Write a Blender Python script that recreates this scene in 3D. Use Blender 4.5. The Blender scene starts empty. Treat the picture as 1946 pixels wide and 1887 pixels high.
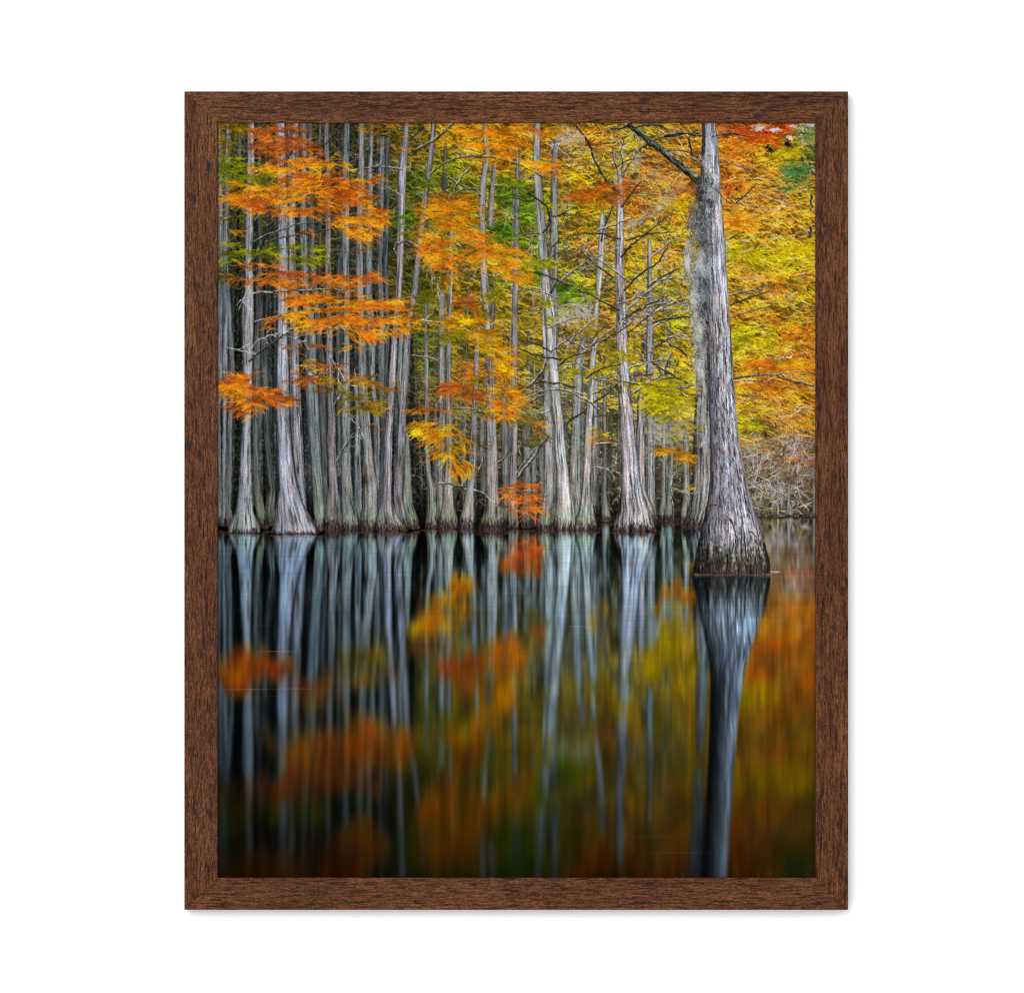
# A dark-brown wooden frame with a printed photograph of an autumn cypress swamp,
# hung on a white wall, seen straight on through a long lens.
import bpy, bmesh
# ---------------------------------------------------------------------------
# THE PRINT: the picture printed on the sheet is worked out here, stroke by
# stroke, as ink colours (trunks, twigs, needle sprays, still water).
# Units: one unit = 1/1946 of the photographed width; x right, y down.
# ---------------------------------------------------------------------------
import numpy as np, math
PX0, PY0, PX1, PY1 = 412.0, 232.0, 1551.0, 1669.0
SS = 1.8
W = int(round((PX1-PX0)*SS)) // 2 * 2
H = int(round((PY1-PY0)*SS)) // 2 * 2
rng = np.random.default_rng(11)

def _hash(ix, iy, seed):
    h = (ix.astype(np.uint32)*np.uint32(374761393) + iy.astype(np.uint32)*np.uint32(668265263)
         + np.uint32((seed*2246822519) & 0xffffffff))
    h = (h ^ (h >> np.uint32(13)))*np.uint32(1274126177)
    h = h ^ (h >> np.uint32(16))
    return (h & np.uint32(0xffff)).astype(np.float32)/65535.0
def vnoise(x, y, seed=0):
    x = np.asarray(x, np.float32)+1000.0; y = np.asarray(y, np.float32)+1000.0
    ix = np.floor(x).astype(np.int64); iy = np.floor(y).astype(np.int64)
    fx = x-ix; fy = y-iy
    fx = fx*fx*(3-2*fx); fy = fy*fy*(3-2*fy)
    a = _hash(ix, iy, seed); b = _hash(ix+1, iy, seed)
    c = _hash(ix, iy+1, seed); d = _hash(ix+1, iy+1, seed)
    return (a*(1-fx)+b*fx)*(1-fy)+(c*(1-fx)+d*fx)*fy
def fbm(x, y, seed=0, o=3):
    s = 0; a = .5; t = 0
    for i in range(o):
        s = s+a*vnoise(x*2**i, y*2**i, seed+17*i); t += a; a *= .5
    return s/t
def smooth(a, b, x):
    t = np.clip((x-a)/(b-a), 0, 1); return t*t*(3-2*t)
def lerp(a, b, t): return a+(b-a)*t
def blur1(a, r, axis):
    r = int(round(r))
    if r < 1: return a
    for _ in range(3):
        n = a.shape[axis]
        pad = [(0, 0)]*a.ndim; pad[axis] = (r+1, r)
        c = np.cumsum(np.pad(a, pad, mode='edge').astype(np.float64), axis=axis)
        hi = np.take(c, range(2*r+1, 2*r+1+n), axis); lo = np.take(c, range(0, n), axis)
        a = ((hi-lo)/(2*r+1)).astype(np.float32)
    return a

class Layer:
    def __init__(s):
        s.rgb = np.zeros((H, W, 3), np.float32); s.a = np.zeros((H, W), np.float32)
    def seg(s, x0, y0, x1, y1, col, wd=1.0):
        """many straight strokes, later ones over earlier ones"""
        x0 = (np.asarray(x0, np.float32)-PX0)*SS; x1 = (np.asarray(x1, np.float32)-PX0)*SS
        y0 = (np.asarray(y0, np.float32)-PY0)*SS; y1 = (np.asarray(y1, np.float32)-PY0)*SS
        wd = np.broadcast_to(np.asarray(wd, np.float32)*SS, x0.shape)
        col = np.broadcast_to(np.asarray(col, np.float32), x0.shape+(3,))
        dx = x1-x0; dy = y1-y0
        L = np.hypot(dx, dy)+1e-6
        nw = np.maximum(1, np.round(wd)).astype(int)
        ns = np.ceil(L).astype(int)+1
        n = nw*ns
        idx = np.repeat(np.arange(len(n)), n)
        off = np.arange(n.sum())-np.repeat(np.cumsum(n)-n, n)
        k = off // ns[idx]; j = off % ns[idx]
        t = j/np.maximum(ns[idx]-1, 1)
        o = k-(nw[idx]-1)/2
        px = x0[idx]+dx[idx]*t-dy[idx]/L[idx]*o
        py = y0[idx]+dy[idx]*t+dx[idx]/L[idx]*o
        ix = np.round(px).astype(int); iy = np.round(py).astype(int)
        ok = (ix >= 0) & (ix < W) & (iy >= 0) & (iy < H)
        ix = ix[ok]; iy = iy[ok]
        s.rgb[iy, ix] = col[idx[ok]]; s.a[iy, ix] = 1

def field(x, y, pts, p=2.6):
    x = np.asarray(x, np.float32); y = np.asarray(y, np.float32)
    num = np.zeros(x.shape+(3,), np.float32); den = np.zeros(x.shape, np.float32)
    for (px, py, c) in pts:
        w = 1.0/(((x-px)**2+((y-py)*1.15)**2)+120.0)**(p/2)
        num += w[..., None]*np.array(c, np.float32); den += w
    return num/den[..., None]

def inpoly(x, y, P):
    r = np.zeros(x.shape, bool); n = len(P); j = n-1
    for i in range(n):
        xi, yi = P[i]; xj, yj = P[j]
        if yi != yj:
            r ^= ((yi > y) != (yj > y)) & (x < (xj-xi)*(y-yi)/(yj-yi)+xi)
        j = i
    return r

def sprays(L, cx, cy, th, col, ln=20.0, K=24, nl=4.6, spread=.62, wd=.6, jit=.14, r=None):
    """feathery fronds: a short stem with needles combed along both sides, tapering to its tip"""
    r = r or rng
    n = len(cx)
    ln = np.broadcast_to(np.asarray(ln, np.float32), (n,))*r.uniform(.55, 1.3, n)
    t = (np.arange(K)[None, :]+r.uniform(0, 1, (n, K)))/K
    sd = np.where(r.random((n, K)) < .5, -1, 1)
    bend = r.normal(.12, .3, (n, 1))*np.where(np.cos(th) > 0, 1, -1)[:, None]
    thk = th[:, None]+bend*t
    bx = cx[:, None]+np.cos(thk)*(t-.35)*ln[:, None]; by = cy[:, None]+np.sin(thk)*(t-.35)*ln[:, None]
    a = thk+sd*r.uniform(.18, spread, (n, K))
    l = nl*(1.12-.75*t)*r.uniform(.6, 1.25, (n, K))
    c = col[:, None, :]*(1+r.normal(0, jit, (n, K, 1)))*(.8+.35*t)[..., None]
    L.seg(bx.ravel(), by.ravel(), (bx+np.cos(a)*l).ravel(), (by+np.sin(a)*l).ravel(), np.clip(c, 0, 255).reshape(-1, 3), wd)

def cluster(L, P, pal, dens=.045, th=0.1, dth=.3, hole=.38, ln=23, nl=3.9, K=18, seed=1, dark=.5, sc=14.0, stretch=3.6):
    """one leafy bough: fronds fanning out of an outline with gaps, dark ones under bright ones"""
    r = np.random.default_rng(seed)
    P = np.array(P, float); x0, y0 = P.min(0); x1, y1 = P.max(0); mx, my = P.mean(0)
    n = int((x1-x0)*(y1-y0)*dens*1.75)+6
    x = r.uniform(x0-4, x1+4, n); y = r.uniform(y0-4, y1+4, n)
    jx = x+(vnoise(x/11, y/6, seed+5)-.5)*26+r.normal(0, 7, n); jy = y+(vnoise(x/11, y/6, seed+6)-.5)*15+r.normal(0, 3.5, n)
    g = fbm(x/(sc*stretch)+y/60, y/(sc*.5), seed+9, 3)
    k = inpoly(jx, jy, P) & (g > (hole+.06)*r.uniform(.85, 1.15, n))
    x = x[k]; y = y[k]; n = len(x)
    if n == 0: return
    # bare twigs that carry the fronds
    m = max(2, n//14); q = r.integers(0, n, m)
    twigs(L, x[q], y[q], th+r.normal(0, .5, m)+np.pi*(x[q] < mx), r.uniform(10, 34, m), np.where((r.random(m) < .5)[:, None], (70, 48, 30), (158, 128, 98)), seed+3, .4, 1, .8, .25)
    mm = fbm(x/24, y/11, seed+21, 3); mm = np.clip((mm-.5)*2.6+.5, 0, 1)+r.normal(0, .15, n)
    pal = np.array(pal, np.float32); f = np.clip(mm, 0, .999)*(len(pal)-1); i = f.astype(int)
    c = pal[i]+(pal[np.minimum(i+1, len(pal)-1)]-pal[i])*(f-i)[:, None]
    b = np.clip(r.normal(.95, .09, n)+(fbm(x/15, y/7, seed+31, 2)-.5)*.75, .4, 1.18)
    b = np.where(r.random(n) < .10, b*dark, b)
    o = np.argsort(b+r.normal(0, .12, n))
    c = c*b[:, None]
    out = np.where(x < mx, np.pi-th, th)+np.arctan2(y-my, np.abs(x-mx)+25)*np.where(x < mx, -.45, .45)
    sprays(L, x[o], y[o], (out+r.normal(0, dth, n))[o], c[o], ln, K, nl, r=r)
    k = r.random(n) < .045; k = np.where(k)[0]; m = len(k)
    if m: twigs(L, x[k], y[k], out[k]+r.normal(0, .6, m), r.uniform(8, 22, m), np.where((r.random(m) < .55)[:, None], (84, 50, 26), (196, 150, 104)), seed+4, .4, 1, .7, .2)

TOPS = []
def smooth_edges(pts):
    p = np.array(sorted(pts), float)
    y = np.arange(p[0, 0], p[-1, 0]+.5, 1.0)
    def sm(v):
        a = np.interp(y, p[:, 0], v); k = 7
        ap = np.pad(a, (k, k), mode='edge'); ker = np.hanning(2*k+3)[1:-1]; ker /= ker.sum()
        s_ = np.convolve(ap, ker, 'valid'); w_ = smooth(0, 10, y[-1]-y)
        return lerp(a, s_, w_)
    return y, sm(p[:, 1]), sm(p[:, 2])

def trunk(L, pts, col, seed, lit=.15, con=.75, base=None, moss=.5, lich=.0, fine=1.0, dk=22, tint=None, rough=1.0, edge=.5):
    """bark: streaks that follow the taper and flare of the trunk, wet dark foot, green moss above it"""
    y, xl, xr = smooth_edges(pts)
    if (xl[0]+xr[0])/2 > 790 and (y[0] > 236 and base is None or y[0] > 300 or (y[0] > 240 and y[-1] < 900)): TOPS.append((y[0], (xl[0]+xr[0])/2, (xr[0]-xl[0])))
    TAPER = (lambda a, b_: .25+.75*smooth(0, 26, a-b_[0])) if y[0] > 300 and (base is None or y[0] > 320) else None
    yy = np.arange(max(0, int((y[0]-PY0)*SS)), min(H, int((y[-1]-PY0)*SS)+1))
    if len(yy) == 0: return
    Y = PY0+yy/SS
    l = np.interp(Y, y, xl); r_ = np.interp(Y, y, xr)
    c0 = max(0, int((l.min()-4-PX0)*SS)); c1 = min(W, int((r_.max()+4-PX0)*SS)+2)
    if c1 <= c0: return
    X = PX0+np.arange(c0, c1)/SS
    XX, YY = np.meshgrid(X, Y); C = ((l+r_)/2)[:, None]; HW = np.maximum((r_-l)/2, .6)[:, None]
    wob = (vnoise(YY/5, XX*0+seed, seed+3)-.5)*1.6*rough+(vnoise(YY/17, XX*0+seed, seed+4)-.5)*1.6*rough
    HW = HW*TAPER(YY, y) if TAPER else HW
    u = (XX-C+wob*.5)/HW
    M = np.abs(u) <= 1
    foot = None
    wref = float(np.median(HW))
    S = u*wref*1.25*np.sqrt(HW/wref)
    n1 = vnoise(S/(1.9*fine)+seed, YY/52+u*.6, seed+11)
    n2 = vnoise(S/(.95*fine)+seed, YY/19, seed+12)
    n3 = vnoise(XX*1.1, YY*.5, seed+13)
    n4 = fbm(XX/11, YY/34, seed+14, 2)
    n5 = vnoise(S/(4.2*fine)+seed, YY/60, seed+19)
    st = .30*n1+.40*n2+.26*n3+.12*n5
    st = (st-.54)*1.75*con
    crack = smooth(.40, .20, .5*n1+.5*n2)*smooth(.1, .3, n3+.1)
    prof = (1-edge)+edge*np.sqrt(np.clip(1-u*u, 0, 1)) + lit*u
    prof = prof*(1-.3*smooth(.76, 1.0, np.abs(u)))
    v = prof*(1+st)*(1-.5*crack*con)*(.86+.28*n4)
    v = np.clip(v, .03, 1.7)
    col = np.array(col, np.float32); col = col*.68+col.mean()*.32
    warm = (fbm(XX/6+40, YY/25, seed+15, 2)-.5)[..., None]
    rgb = col*1.06*v[..., None]*(1+warm*np.array([.2, .02, -.14]))
    if lich > 0:
        lc = smooth(.60-.16*lich, .70, fbm(XX/3.2, YY/4.2, seed+16, 2))*lich
        rgb = lerp(rgb, np.array([172, 182, 178])*(.55+.45*prof[..., None]), lc[..., None]*.75)
    if base is not None:
        d = base-YY
        if moss > 0:
            mm = moss*smooth(75, 18, d)*smooth(4, 20, d)*smooth(.3, .62, fbm(XX/6, YY/16, seed+18, 2))
            rgb = lerp(rgb, np.array([128, 142, 104])*np.clip(v, .2, 1.35)[..., None], mm[..., None])
        fz = vnoise(S/.9+seed, YY/5, seed+23)
        w = .9*smooth(dk*1.1, dk*.25, d+(fz-.5)*dk*.8+(n5-.5)*dk*.5)
        rgb = rgb*(1-w[..., None])+np.array([50, 40, 37])*(.15+.9*np.clip(v, 0, 1.5)[..., None])*(.5+1.1*fz[..., None])*w[..., None]
        M = M & (YY <= y[-1]-3.6*u*u*min(1.0, float(HW.max())/16))
    sub = L.rgb[yy[0]:yy[-1]+1, c0:c1]; sub[M] = np.clip(rgb, 0, 255)[M]
    L.a[yy[0]:yy[-1]+1, c0:c1][M] = 1

def branch(L, P, w0, w1, col, seed=1, light=1.5, wig=1.0, side=1.0):
    """a limb drawn as parallel bark strokes, lighter on its upper side"""
    r = np.random.default_rng(seed)
    P = np.array(P, float)
    d = np.r_[0, np.cumsum(np.hypot(*np.diff(P, axis=0).T))]
    n = max(4, int(d[-1]/3.0)); t = np.linspace(0, d[-1], n)
    x = np.interp(t, d, P[:, 0]); y = np.interp(t, d, P[:, 1])
    if n > 9:
        k = np.hanning(7)[1:-1]; k /= k.sum()
        x[2:-2] = np.convolve(x, k, 'valid'); y[2:-2] = np.convolve(y, k, 'valid')
    x = x+(vnoise(t/9, t*0+seed, seed)-.5)*2.2*wig; y = y+(vnoise(t/9, t*0+seed, seed+1)-.5)*2.2*wig
    w = np.linspace(w0, w1, n)
    gx = np.gradient(x); gy = np.gradient(y); g = np.hypot(gx, gy)+1e-6
    nx = -gy/g; ny = gx/g
    s_ = np.where(ny < 0, -1, 1); nx = nx*s_; ny = ny*s_        # normal points down the page
    nt = int(d[-1]/13*side)
    if nt > 0 and len(P) > 2:
        q = r.integers(n//5, n, nt); a = np.arctan2(gy[q], gx[q])+np.where(r.random(nt) < .5, -1, 1)*r.uniform(.3, .95, nt)
        twigs(L, x[q], y[q], a, r.uniform(8, 26, nt), np.array(col, float)*1.15, seed+40, .5, 1, .9, .2)
    m = max(1, int(math.ceil(max(w0, w1)*SS)))
    for k in range(m):
        f = (k+.5)/m*2-1                                      # -1 upper edge .. 1 lower edge
        ox = x+nx*f*w/2; oy = y+ny*f*w/2
        sh = light*(1-.42*(f+1)) if m > 1 else light*.8
        mo = vnoise(t[:-1]/2.6, t[:-1]*0+f*w0/2.2, seed+60)*.6+vnoise(t[:-1]/7, t[:-1]*0+f*w0/5, seed+61)*.6
        c = np.array(col, float)*sh*(1+r.normal(0, .2, (n-1, 1)))*(.42+mo[:, None])
        if w0 > 4: c = lerp(c, np.array((186, 194, 176))*sh*.8, (smooth(.52, .74, mo/1.2)*.85)[:, None]); c = c*np.where(mo/1.2 < .36, .45, 1.0)[:, None]
        L.seg(ox[:-1], oy[:-1], ox[1:], oy[1:], np.clip(c, 0, 255), 1.0)

def twigs(L, x, y, th, ln, col, seed=1, curl=.5, forks=2, wd=.8, jit=.25, taper=True):
    """bare twigs wandering out and forking"""
    r = np.random.default_rng(seed)
    x = np.asarray(x, float); y = np.asarray(y, float); th = np.asarray(th, float); n = len(x)
    ln = np.broadcast_to(ln, (n,)).astype(float); c = np.array(col, float)
    c = np.broadcast_to(c, (n, 3))*(1+r.normal(0, jit, (n, 1)))
    steps = 7; cur = r.normal(0, curl, n)/steps
    for s in range(steps):
        th2 = th+cur+r.normal(0, .16, n)
        x2 = x+np.cos(th2)*ln/steps; y2 = y+np.sin(th2)*ln/steps
        L.seg(x, y, x2, y2, np.clip(c, 0, 255), wd*(1-.4*s/steps) if taper else wd)
        if forks > 0 and s in (2, 4, 5):
            k = r.random(n) < .6
            if k.any():
                twigs(L, x2[k], y2[k], th2[k]+np.where(r.random(k.sum()) < .5, -1, 1)*r.uniform(.35, .9, k.sum()),
                      ln[k]*r.uniform(.25, .55, k.sum()), c[k], seed*3+s+7, curl, forks-1, wd*.75, .1)
        x, y, th = x2, y2, th2

# ------------------------------------------------------------------ colours of the far wood
BG = [(425,262,(125,105,12)),(470,285,(22,52,10)),(440,330,(120,122,12)),(440,470,(76,70,18)),(440,540,(28,34,14)),
 (560,450,(40,42,18)),(620,240,(60,58,20)),(600,480,(60,66,16)),(640,300,(70,62,20)),(700,255,(105,84,14)),(700,300,(66,60,24)),(740,380,(70,74,26)),(735,450,(40,42,20)),
 (640,600,(28,30,20)),(560,600,(20,20,16)),(440,650,(18,20,14)),(440,800,(24,30,20)),(600,700,(12,14,12)),(560,850,(10,11,10)),(700,680,(30,32,18)),(700,850,(14,16,14)),(520,960,(10,10,10)),(700,970,(10,10,9)),
 (790,245,(110,100,12)),(790,300,(130,95,15)),(790,330,(72,100,12)),(800,410,(72,108,12)),(790,470,(70,74,18)),(800,540,(82,82,14)),(800,640,(86,96,14)),(820,700,(92,100,14)),
 (800,790,(66,62,24)),(800,900,(38,38,28)),(780,980,(10,10,9)),(850,255,(205,142,12)),(860,320,(112,128,12)),(850,400,(130,118,14)),(880,350,(120,125,12)),(870,560,(150,112,14)),(860,640,(120,110,12)),
 (900,250,(215,140,12)),(900,300,(190,140,14)),(960,250,(225,140,12)),(960,300,(215,120,14)),(950,360,(92,132,14)),(1000,330,(185,150,12)),(1000,390,(92,138,14)),(960,390,(70,126,10)),(960,440,(60,122,10)),(945,400,(175,118,14)),
 (1000,470,(120,132,16)),(1010,520,(96,140,12)),(1000,570,(150,120,16)),(1000,640,(150,125,18)),(880,700,(160,110,14)),(880,790,(112,96,30)),(900,850,(62,62,44)),(1000,760,(105,98,52)),(1000,700,(140,126,30)),(900,940,(48,48,38)),(1000,880,(74,74,60)),(1000,960,(58,52,42)),
 (1060,290,(205,130,16)),(1080,330,(222,168,10)),(1130,260,(215,130,16)),(1100,280,(210,155,12)),(1150,330,(195,160,16)),(1080,430,(160,155,12)),(1130,440,(172,152,14)),(1120,480,(165,130,22)),(1080,500,(150,135,20)),
 (1085,555,(108,160,16)),(1100,640,(150,120,24)),(1090,690,(165,150,20)),(1150,600,(185,135,18)),(1150,690,(180,165,14)),(1150,760,(150,140,34)),(1140,860,(108,104,76)),(1140,960,(66,62,50)),(1090,800,(110,104,50)),
 (1210,250,(185,160,12)),(1190,280,(170,150,30)),(1230,310,(205,110,22)),(1240,370,(190,150,50)),(1220,400,(195,105,24)),(1300,370,(205,105,26)),(1290,400,(215,170,14)),(1250,440,(185,165,16)),(1260,490,(205,135,20)),
 (1220,520,(160,165,14)),(1290,540,(170,165,14)),(1240,590,(180,140,22)),(1280,600,(165,160,12)),(1260,650,(165,170,12)),(1290,690,(185,180,12)),(1270,760,(200,185,14)),(1230,800,(130,125,50)),(1270,850,(112,108,78)),(1270,930,(90,86,66)),(1250,980,(60,58,48)),
 (1390,240,(170,70,14)),(1430,260,(222,80,10)),(1480,245,(205,78,12)),(1500,290,(205,170,12)),(1400,290,(215,120,14)),(1450,300,(215,165,14)),(1390,350,(205,105,20)),(1430,370,(205,115,24)),(1480,350,(190,135,40)),(1510,330,(62,110,40)),(1540,260,(120,150,80)),(1545,300,(92,120,60)),
 (1400,400,(205,120,24)),(1450,400,(220,125,16)),(1500,400,(215,135,16)),(1540,370,(225,165,12)),(1540,440,(220,150,30)),(1400,430,(235,150,12)),(1440,450,(230,150,12)),(1500,440,(210,140,20)),(1530,450,(110,110,40)),(1520,470,(225,195,12)),
 (1420,470,(210,190,12)),(1480,480,(225,185,12)),(1400,500,(190,185,12)),(1450,510,(205,185,12)),(1540,500,(215,150,14)),(1430,550,(205,130,20)),(1480,550,(220,145,14)),(1530,580,(210,140,20)),(1400,590,(200,140,18)),(1450,600,(175,130,24)),(1520,560,(190,175,14)),
 (1410,640,(185,185,14)),(1450,640,(225,180,12)),(1500,640,(232,140,10)),(1540,660,(220,130,12)),(1470,670,(120,105,20)),(1420,700,(235,160,12)),(1480,700,(225,135,14)),(1540,720,(225,140,14)),(1410,750,(215,140,14)),(1470,750,(220,140,14)),(1530,770,(200,130,20)),(1480,790,(160,110,24)),(1540,800,(225,150,14)),(1420,800,(205,185,12)),
 (1470,825,(150,115,24)),(1500,850,(120,90,70)),(1440,870,(112,92,84)),(1530,860,(150,90,80)),(1460,920,(96,84,70)),(1530,930,(88,72,62)),(1450,950,(110,104,66)),(1500,975,(48,42,36))]

def paint_upper():
    A = Layer()
    xs = PX0+np.arange(0, W, 4)/SS; ys = PY0+np.arange(0, int((1060-PY0)*SS), 4)/SS
    XX, YY = np.meshgrid(xs, ys)
    F = field(XX, YY, BG)
    F = np.repeat(np.repeat(F, 4, 0), 4, 1)
    h = min(F.shape[0], H); F = F[:h, :W]
    X2, Y2 = np.meshgrid(PX0+np.arange(W)/SS, PY0+np.arange(h)/SS)
    g = fbm(X2/7, Y2/5, 3, 3)[..., None]
    A.rgb[:h] = F*(.22+.75*g); A.a[:] = 1
    A.rgb[h:] = (8, 8, 8)
    def bgspray(n, seed, y1, br, dth, ln, nl, K, gate, box=(PX0, PX1), hue=.12):
        r = np.random.default_rng(seed)
        x = r.uniform(box[0], box[1], n); y = r.uniform(PY0-5, y1, n)
        g = fbm(x/34, y/13, seed+1, 3)
        k = g > gate*r.uniform(.8, 1.2, n)
        x = x[k]; y = y[k]; n = len(x)
        jx = x+r.normal(0, 9, n); jy = y+r.normal(0, 7, n)
        c = field(jx, jy, BG)
        om = smooth(.44, .62, fbm(x/75, y/26, seed+8, 3))*smooth(820, 960, x)*smooth(830, 740, y)*np.clip((c[:, 0]-95)/70, 0, 1)
        c = lerp(c, np.array((226, 120, 26), np.float32), (om*np.where(x > 1050, .72, .28))[:, None])
        b = np.clip(br*(1.05+(fbm(x/22, y/8, seed+2, 3)-.5)*1.8+r.normal(0, .18, n)), .34, 1.3)
        hs = (fbm(x/28, y/13, seed+3, 2)-.5)*2*hue+r.normal(0, hue*.5, n)
        c = c*(b*1.10)[:, None]*np.stack([1+hs*.5, 1-hs*.9, 1-hs*.3], -1)+np.array((10, 9, 14))*b[:, None]
        pale = (r.random(n) < .10)[:, None]; c = np.where(pale, c*.75+np.array((62, 56, 44)), c)
        o = np.argsort(b+r.normal(0, .15, n))
        th = .2*np.sin(x/60+seed)+r.normal(.1, dth, n)
        sprays(A, x[o], y[o], th[o], np.clip(c[o], 0, 255), ln, K, nl, r=r)
    bgspray(17000, 101, 1000, .84, .36, 19, 3.9, 17, .30)
    # ---- far trunks in the dark stand on the left and the grey stand in the middle
    r = np.random.default_rng(5)
    for i in range(46):
        x = 414+i*8.3+r.uniform(-4, 4); w = r.uniform(3, 6.5); s = r.uniform(-7, 7)
        v = r.uniform(.3, 1.05); top = 232 if x < 740 else r.uniform(560, 700); bb = r.uniform(985, 1003)
        trunk(A, [(top, x+s-w*.55, x+s+w*.55), (700, x+s*.4-w*.75, x+s*.4+w*.75), (930, x-w, x+w), (975, x-w*1.3, x+w*1.3), (bb, x-w*2, x+w*2)],
              np.array((50, 58, 58))*v, 300+i, .1, .9, bb, .4, .3)
    for i in range(33):
        x = 800+i*15.0+r.uniform(-6, 6); w = r.uniform(2.2, 5.0); s = r.uniform(-9, 9)
        v = r.uniform(.75, 1.25); bb = r.uniform(975, 1000) if x < 1300 else r.uniform(972, 982)
        top = r.uniform(560, 760)
        if x > 1300: continue
        trunk(A, [(top, x+s-w*.5, x+s+w*.5), (800, x+s*.5-w*.8, x+s*.5+w*.8), (930, x-w, x+w), (965, x-w*1.2, x+w*1.2), (bb, x-w*2.1, x+w*2.1)],
              np.array((78, 79, 74))*v, 400+i, .1, .8, bb, .3, .3, dk=16)
    for i in range(13):
        x = 815+i*38+r.uniform(-16, 16); w = r.uniform(2.4, 5.2); s = r.uniform(-16, 16); v = r.uniform(.8, 1.25); top = r.uniform(236, 480)
        if x > 1310: continue
        trunk(A, [(top, x+s-w*.4, x+s+w*.4), (560, x+s*.4-w*.6, x+s*.4+w*.6), (800, x-w*.85, x+w*.85), (985, x-w*1.1, x+w*1.1)], np.array((100, 97, 86))*v, 480+i, .1, .7, None, .0, .4)
    yv = PY0+np.arange(H)/SS; xv = PX0+np.arange(W)/SS
    gl = lerp(1.0, np.interp(xv, [412, 760, 860, 1290, 1330], [.10, .14, .34, .5, 1.0])[None, :], smooth(890, 1000, yv)[:, None]*(xv < 1330)[None, :])
    A.rgb[:] *= gl[..., None]
    # scrub and bare twigs between them
    n = 1000; x = r.uniform(790, 1310, n); y = r.uniform(690, 975, n)
    twigs(A, x, y, r.uniform(-3.1, 0, n), r.uniform(8, 26, n), (118, 112, 96), 8, .8, 1, .7, .35)
    n = 260; x = r.uniform(415, 790, n); y = r.uniform(560, 985, n)
    twigs(A, x, y, r.uniform(-3.1, 0, n), r.uniform(8, 24, n), (62, 66, 60), 9, .8, 1, .7, .3)
    # pink and grey brush on the far right bank
    n = 620; x = r.uniform(1395, 1555, n); y = r.uniform(810, 985, n)
    twigs(A, x, y, r.uniform(-3.1, .2, n), r.uniform(10, 34, n), (130, 112, 104), 14, .9, 1, .7, .35)
    n = 2600; x = r.normal(1500, 48, n); y = r.normal(880, 42, n)
    k = (y > 815) & (y < 975) & (fbm(x/16, y/12, 77, 2) > .48); x = x[k]; y = y[k]; n = len(x)
    c = np.where((r.random(n) < .55)[:, None], (204, 112, 112), np.where((r.random(n) < .5)[:, None], (186, 112, 44), (126, 130, 50)))*r.uniform(.55, 1.15, (n, 1))
    A.seg(x, y, x+r.uniform(-2.5, 2.5, n), y+r.uniform(-1.5, 1.5, n), c, 1.3)
    n = 700; x = r.uniform(1415, 1555, n); y = r.uniform(840, 972, n); k = fbm(x/22, y/15, 88, 2) > .52; x = x[k]; y = y[k]; n = len(x)
    c = np.where((r.random(n) < .6)[:, None], (104, 108, 44), (160, 132, 46))*r.uniform(.6, 1.2, (n, 1))
    sprays(A, x, y, r.normal(.3, .7, n), c, 11, 10, 3.4, r=r)
    n = 120; x = r.uniform(1410, 1550, n); y = r.uniform(850, 975, n)
    twigs(A, x, y, r.uniform(-3.1, 0, n), r.uniform(30, 70, n), (178, 172, 168), 15, .7, 2, .9, .2)
    for i, (x, w, top) in enumerate([(1500, 6, 905), (1478, 2, 870), (1547, 3, 880)]):
        trunk(A, [(top, x-w*.4, x+w*.4), (960, x-w*.7, x+w*.7), (978, x-w*1.6, x+w*1.6)], (140, 136, 132), 600+i, .1, .7, 982, .2, .2, dk=5)
    X3 = r.uniform(1420, 1552, 320); A.seg(X3, 983.5+r.normal(0, 1, 320), X3+r.uniform(2, 9, 320), 983.5+r.normal(0, 1, 320), np.array((60, 45, 38))*r.uniform(.4, 1.5, (320, 1)), 1.2)
    # nearer veil of leaves in the right two thirds
    bgspray(9500, 131, 800, 1.16, .3, 24, 4.0, 22, .47, (790, PX1))
    bgspray(4400, 133, 860, 1.2, .28, 25, 4.0, 22, .53, (1180, PX1))
    bgspray(1100, 137, 560, .95, .3, 20, 4.6, 22, .5, (PX0, 800))
    # bare grey boughs and twigs among the leaves
    n = 170; x = r.uniform(1030, 1330, n); y = r.uniform(240, 760, n)
    twigs(A, x, y, r.choice([-.45, -2.6, .2, 2.9], n)+r.normal(0, .35, n), r.uniform(25, 80, n), (150, 146, 138), 21, .5, 2, 1.0, .35)
    n = 130; x = r.uniform(1380, 1550, n); y = r.uniform(330, 800, n)
    twigs(A, x, y, r.choice([-.35, -2.7, .1, 3.0], n)+r.normal(0, .3, n), r.uniform(18, 60, n), (168, 150, 128), 22, .5, 2, .9, .3)
    n = 120; x = r.uniform(790, 1040, n); y = r.uniform(250, 780, n)
    twigs(A, x, y, r.choice([-.5, -2.6, .3, 2.8], n)+r.normal(0, .3, n), r.uniform(18, 60, n), (128, 126, 112), 23, .5, 2, .9, .3)
    n = 110; x = r.uniform(1040, 1340, n); y = r.uniform(240, 760, n)
    twigs(A, x, y, r.choice([-.6, -2.5], n)+r.normal(0, .3, n), r.uniform(20, 70, n), (58, 50, 38), 24, .5, 2, 1.0, .3)
    n = 140; x = r.uniform(640, 800, n); y = r.uniform(240, 560, n)
    twigs(A, x, y, r.choice([-.5, -2.6, .3, 2.8], n)+r.normal(0, .3, n), r.uniform(16, 46, n), (96, 100, 92), 25, .5, 2, .9, .35)
    return A
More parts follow.
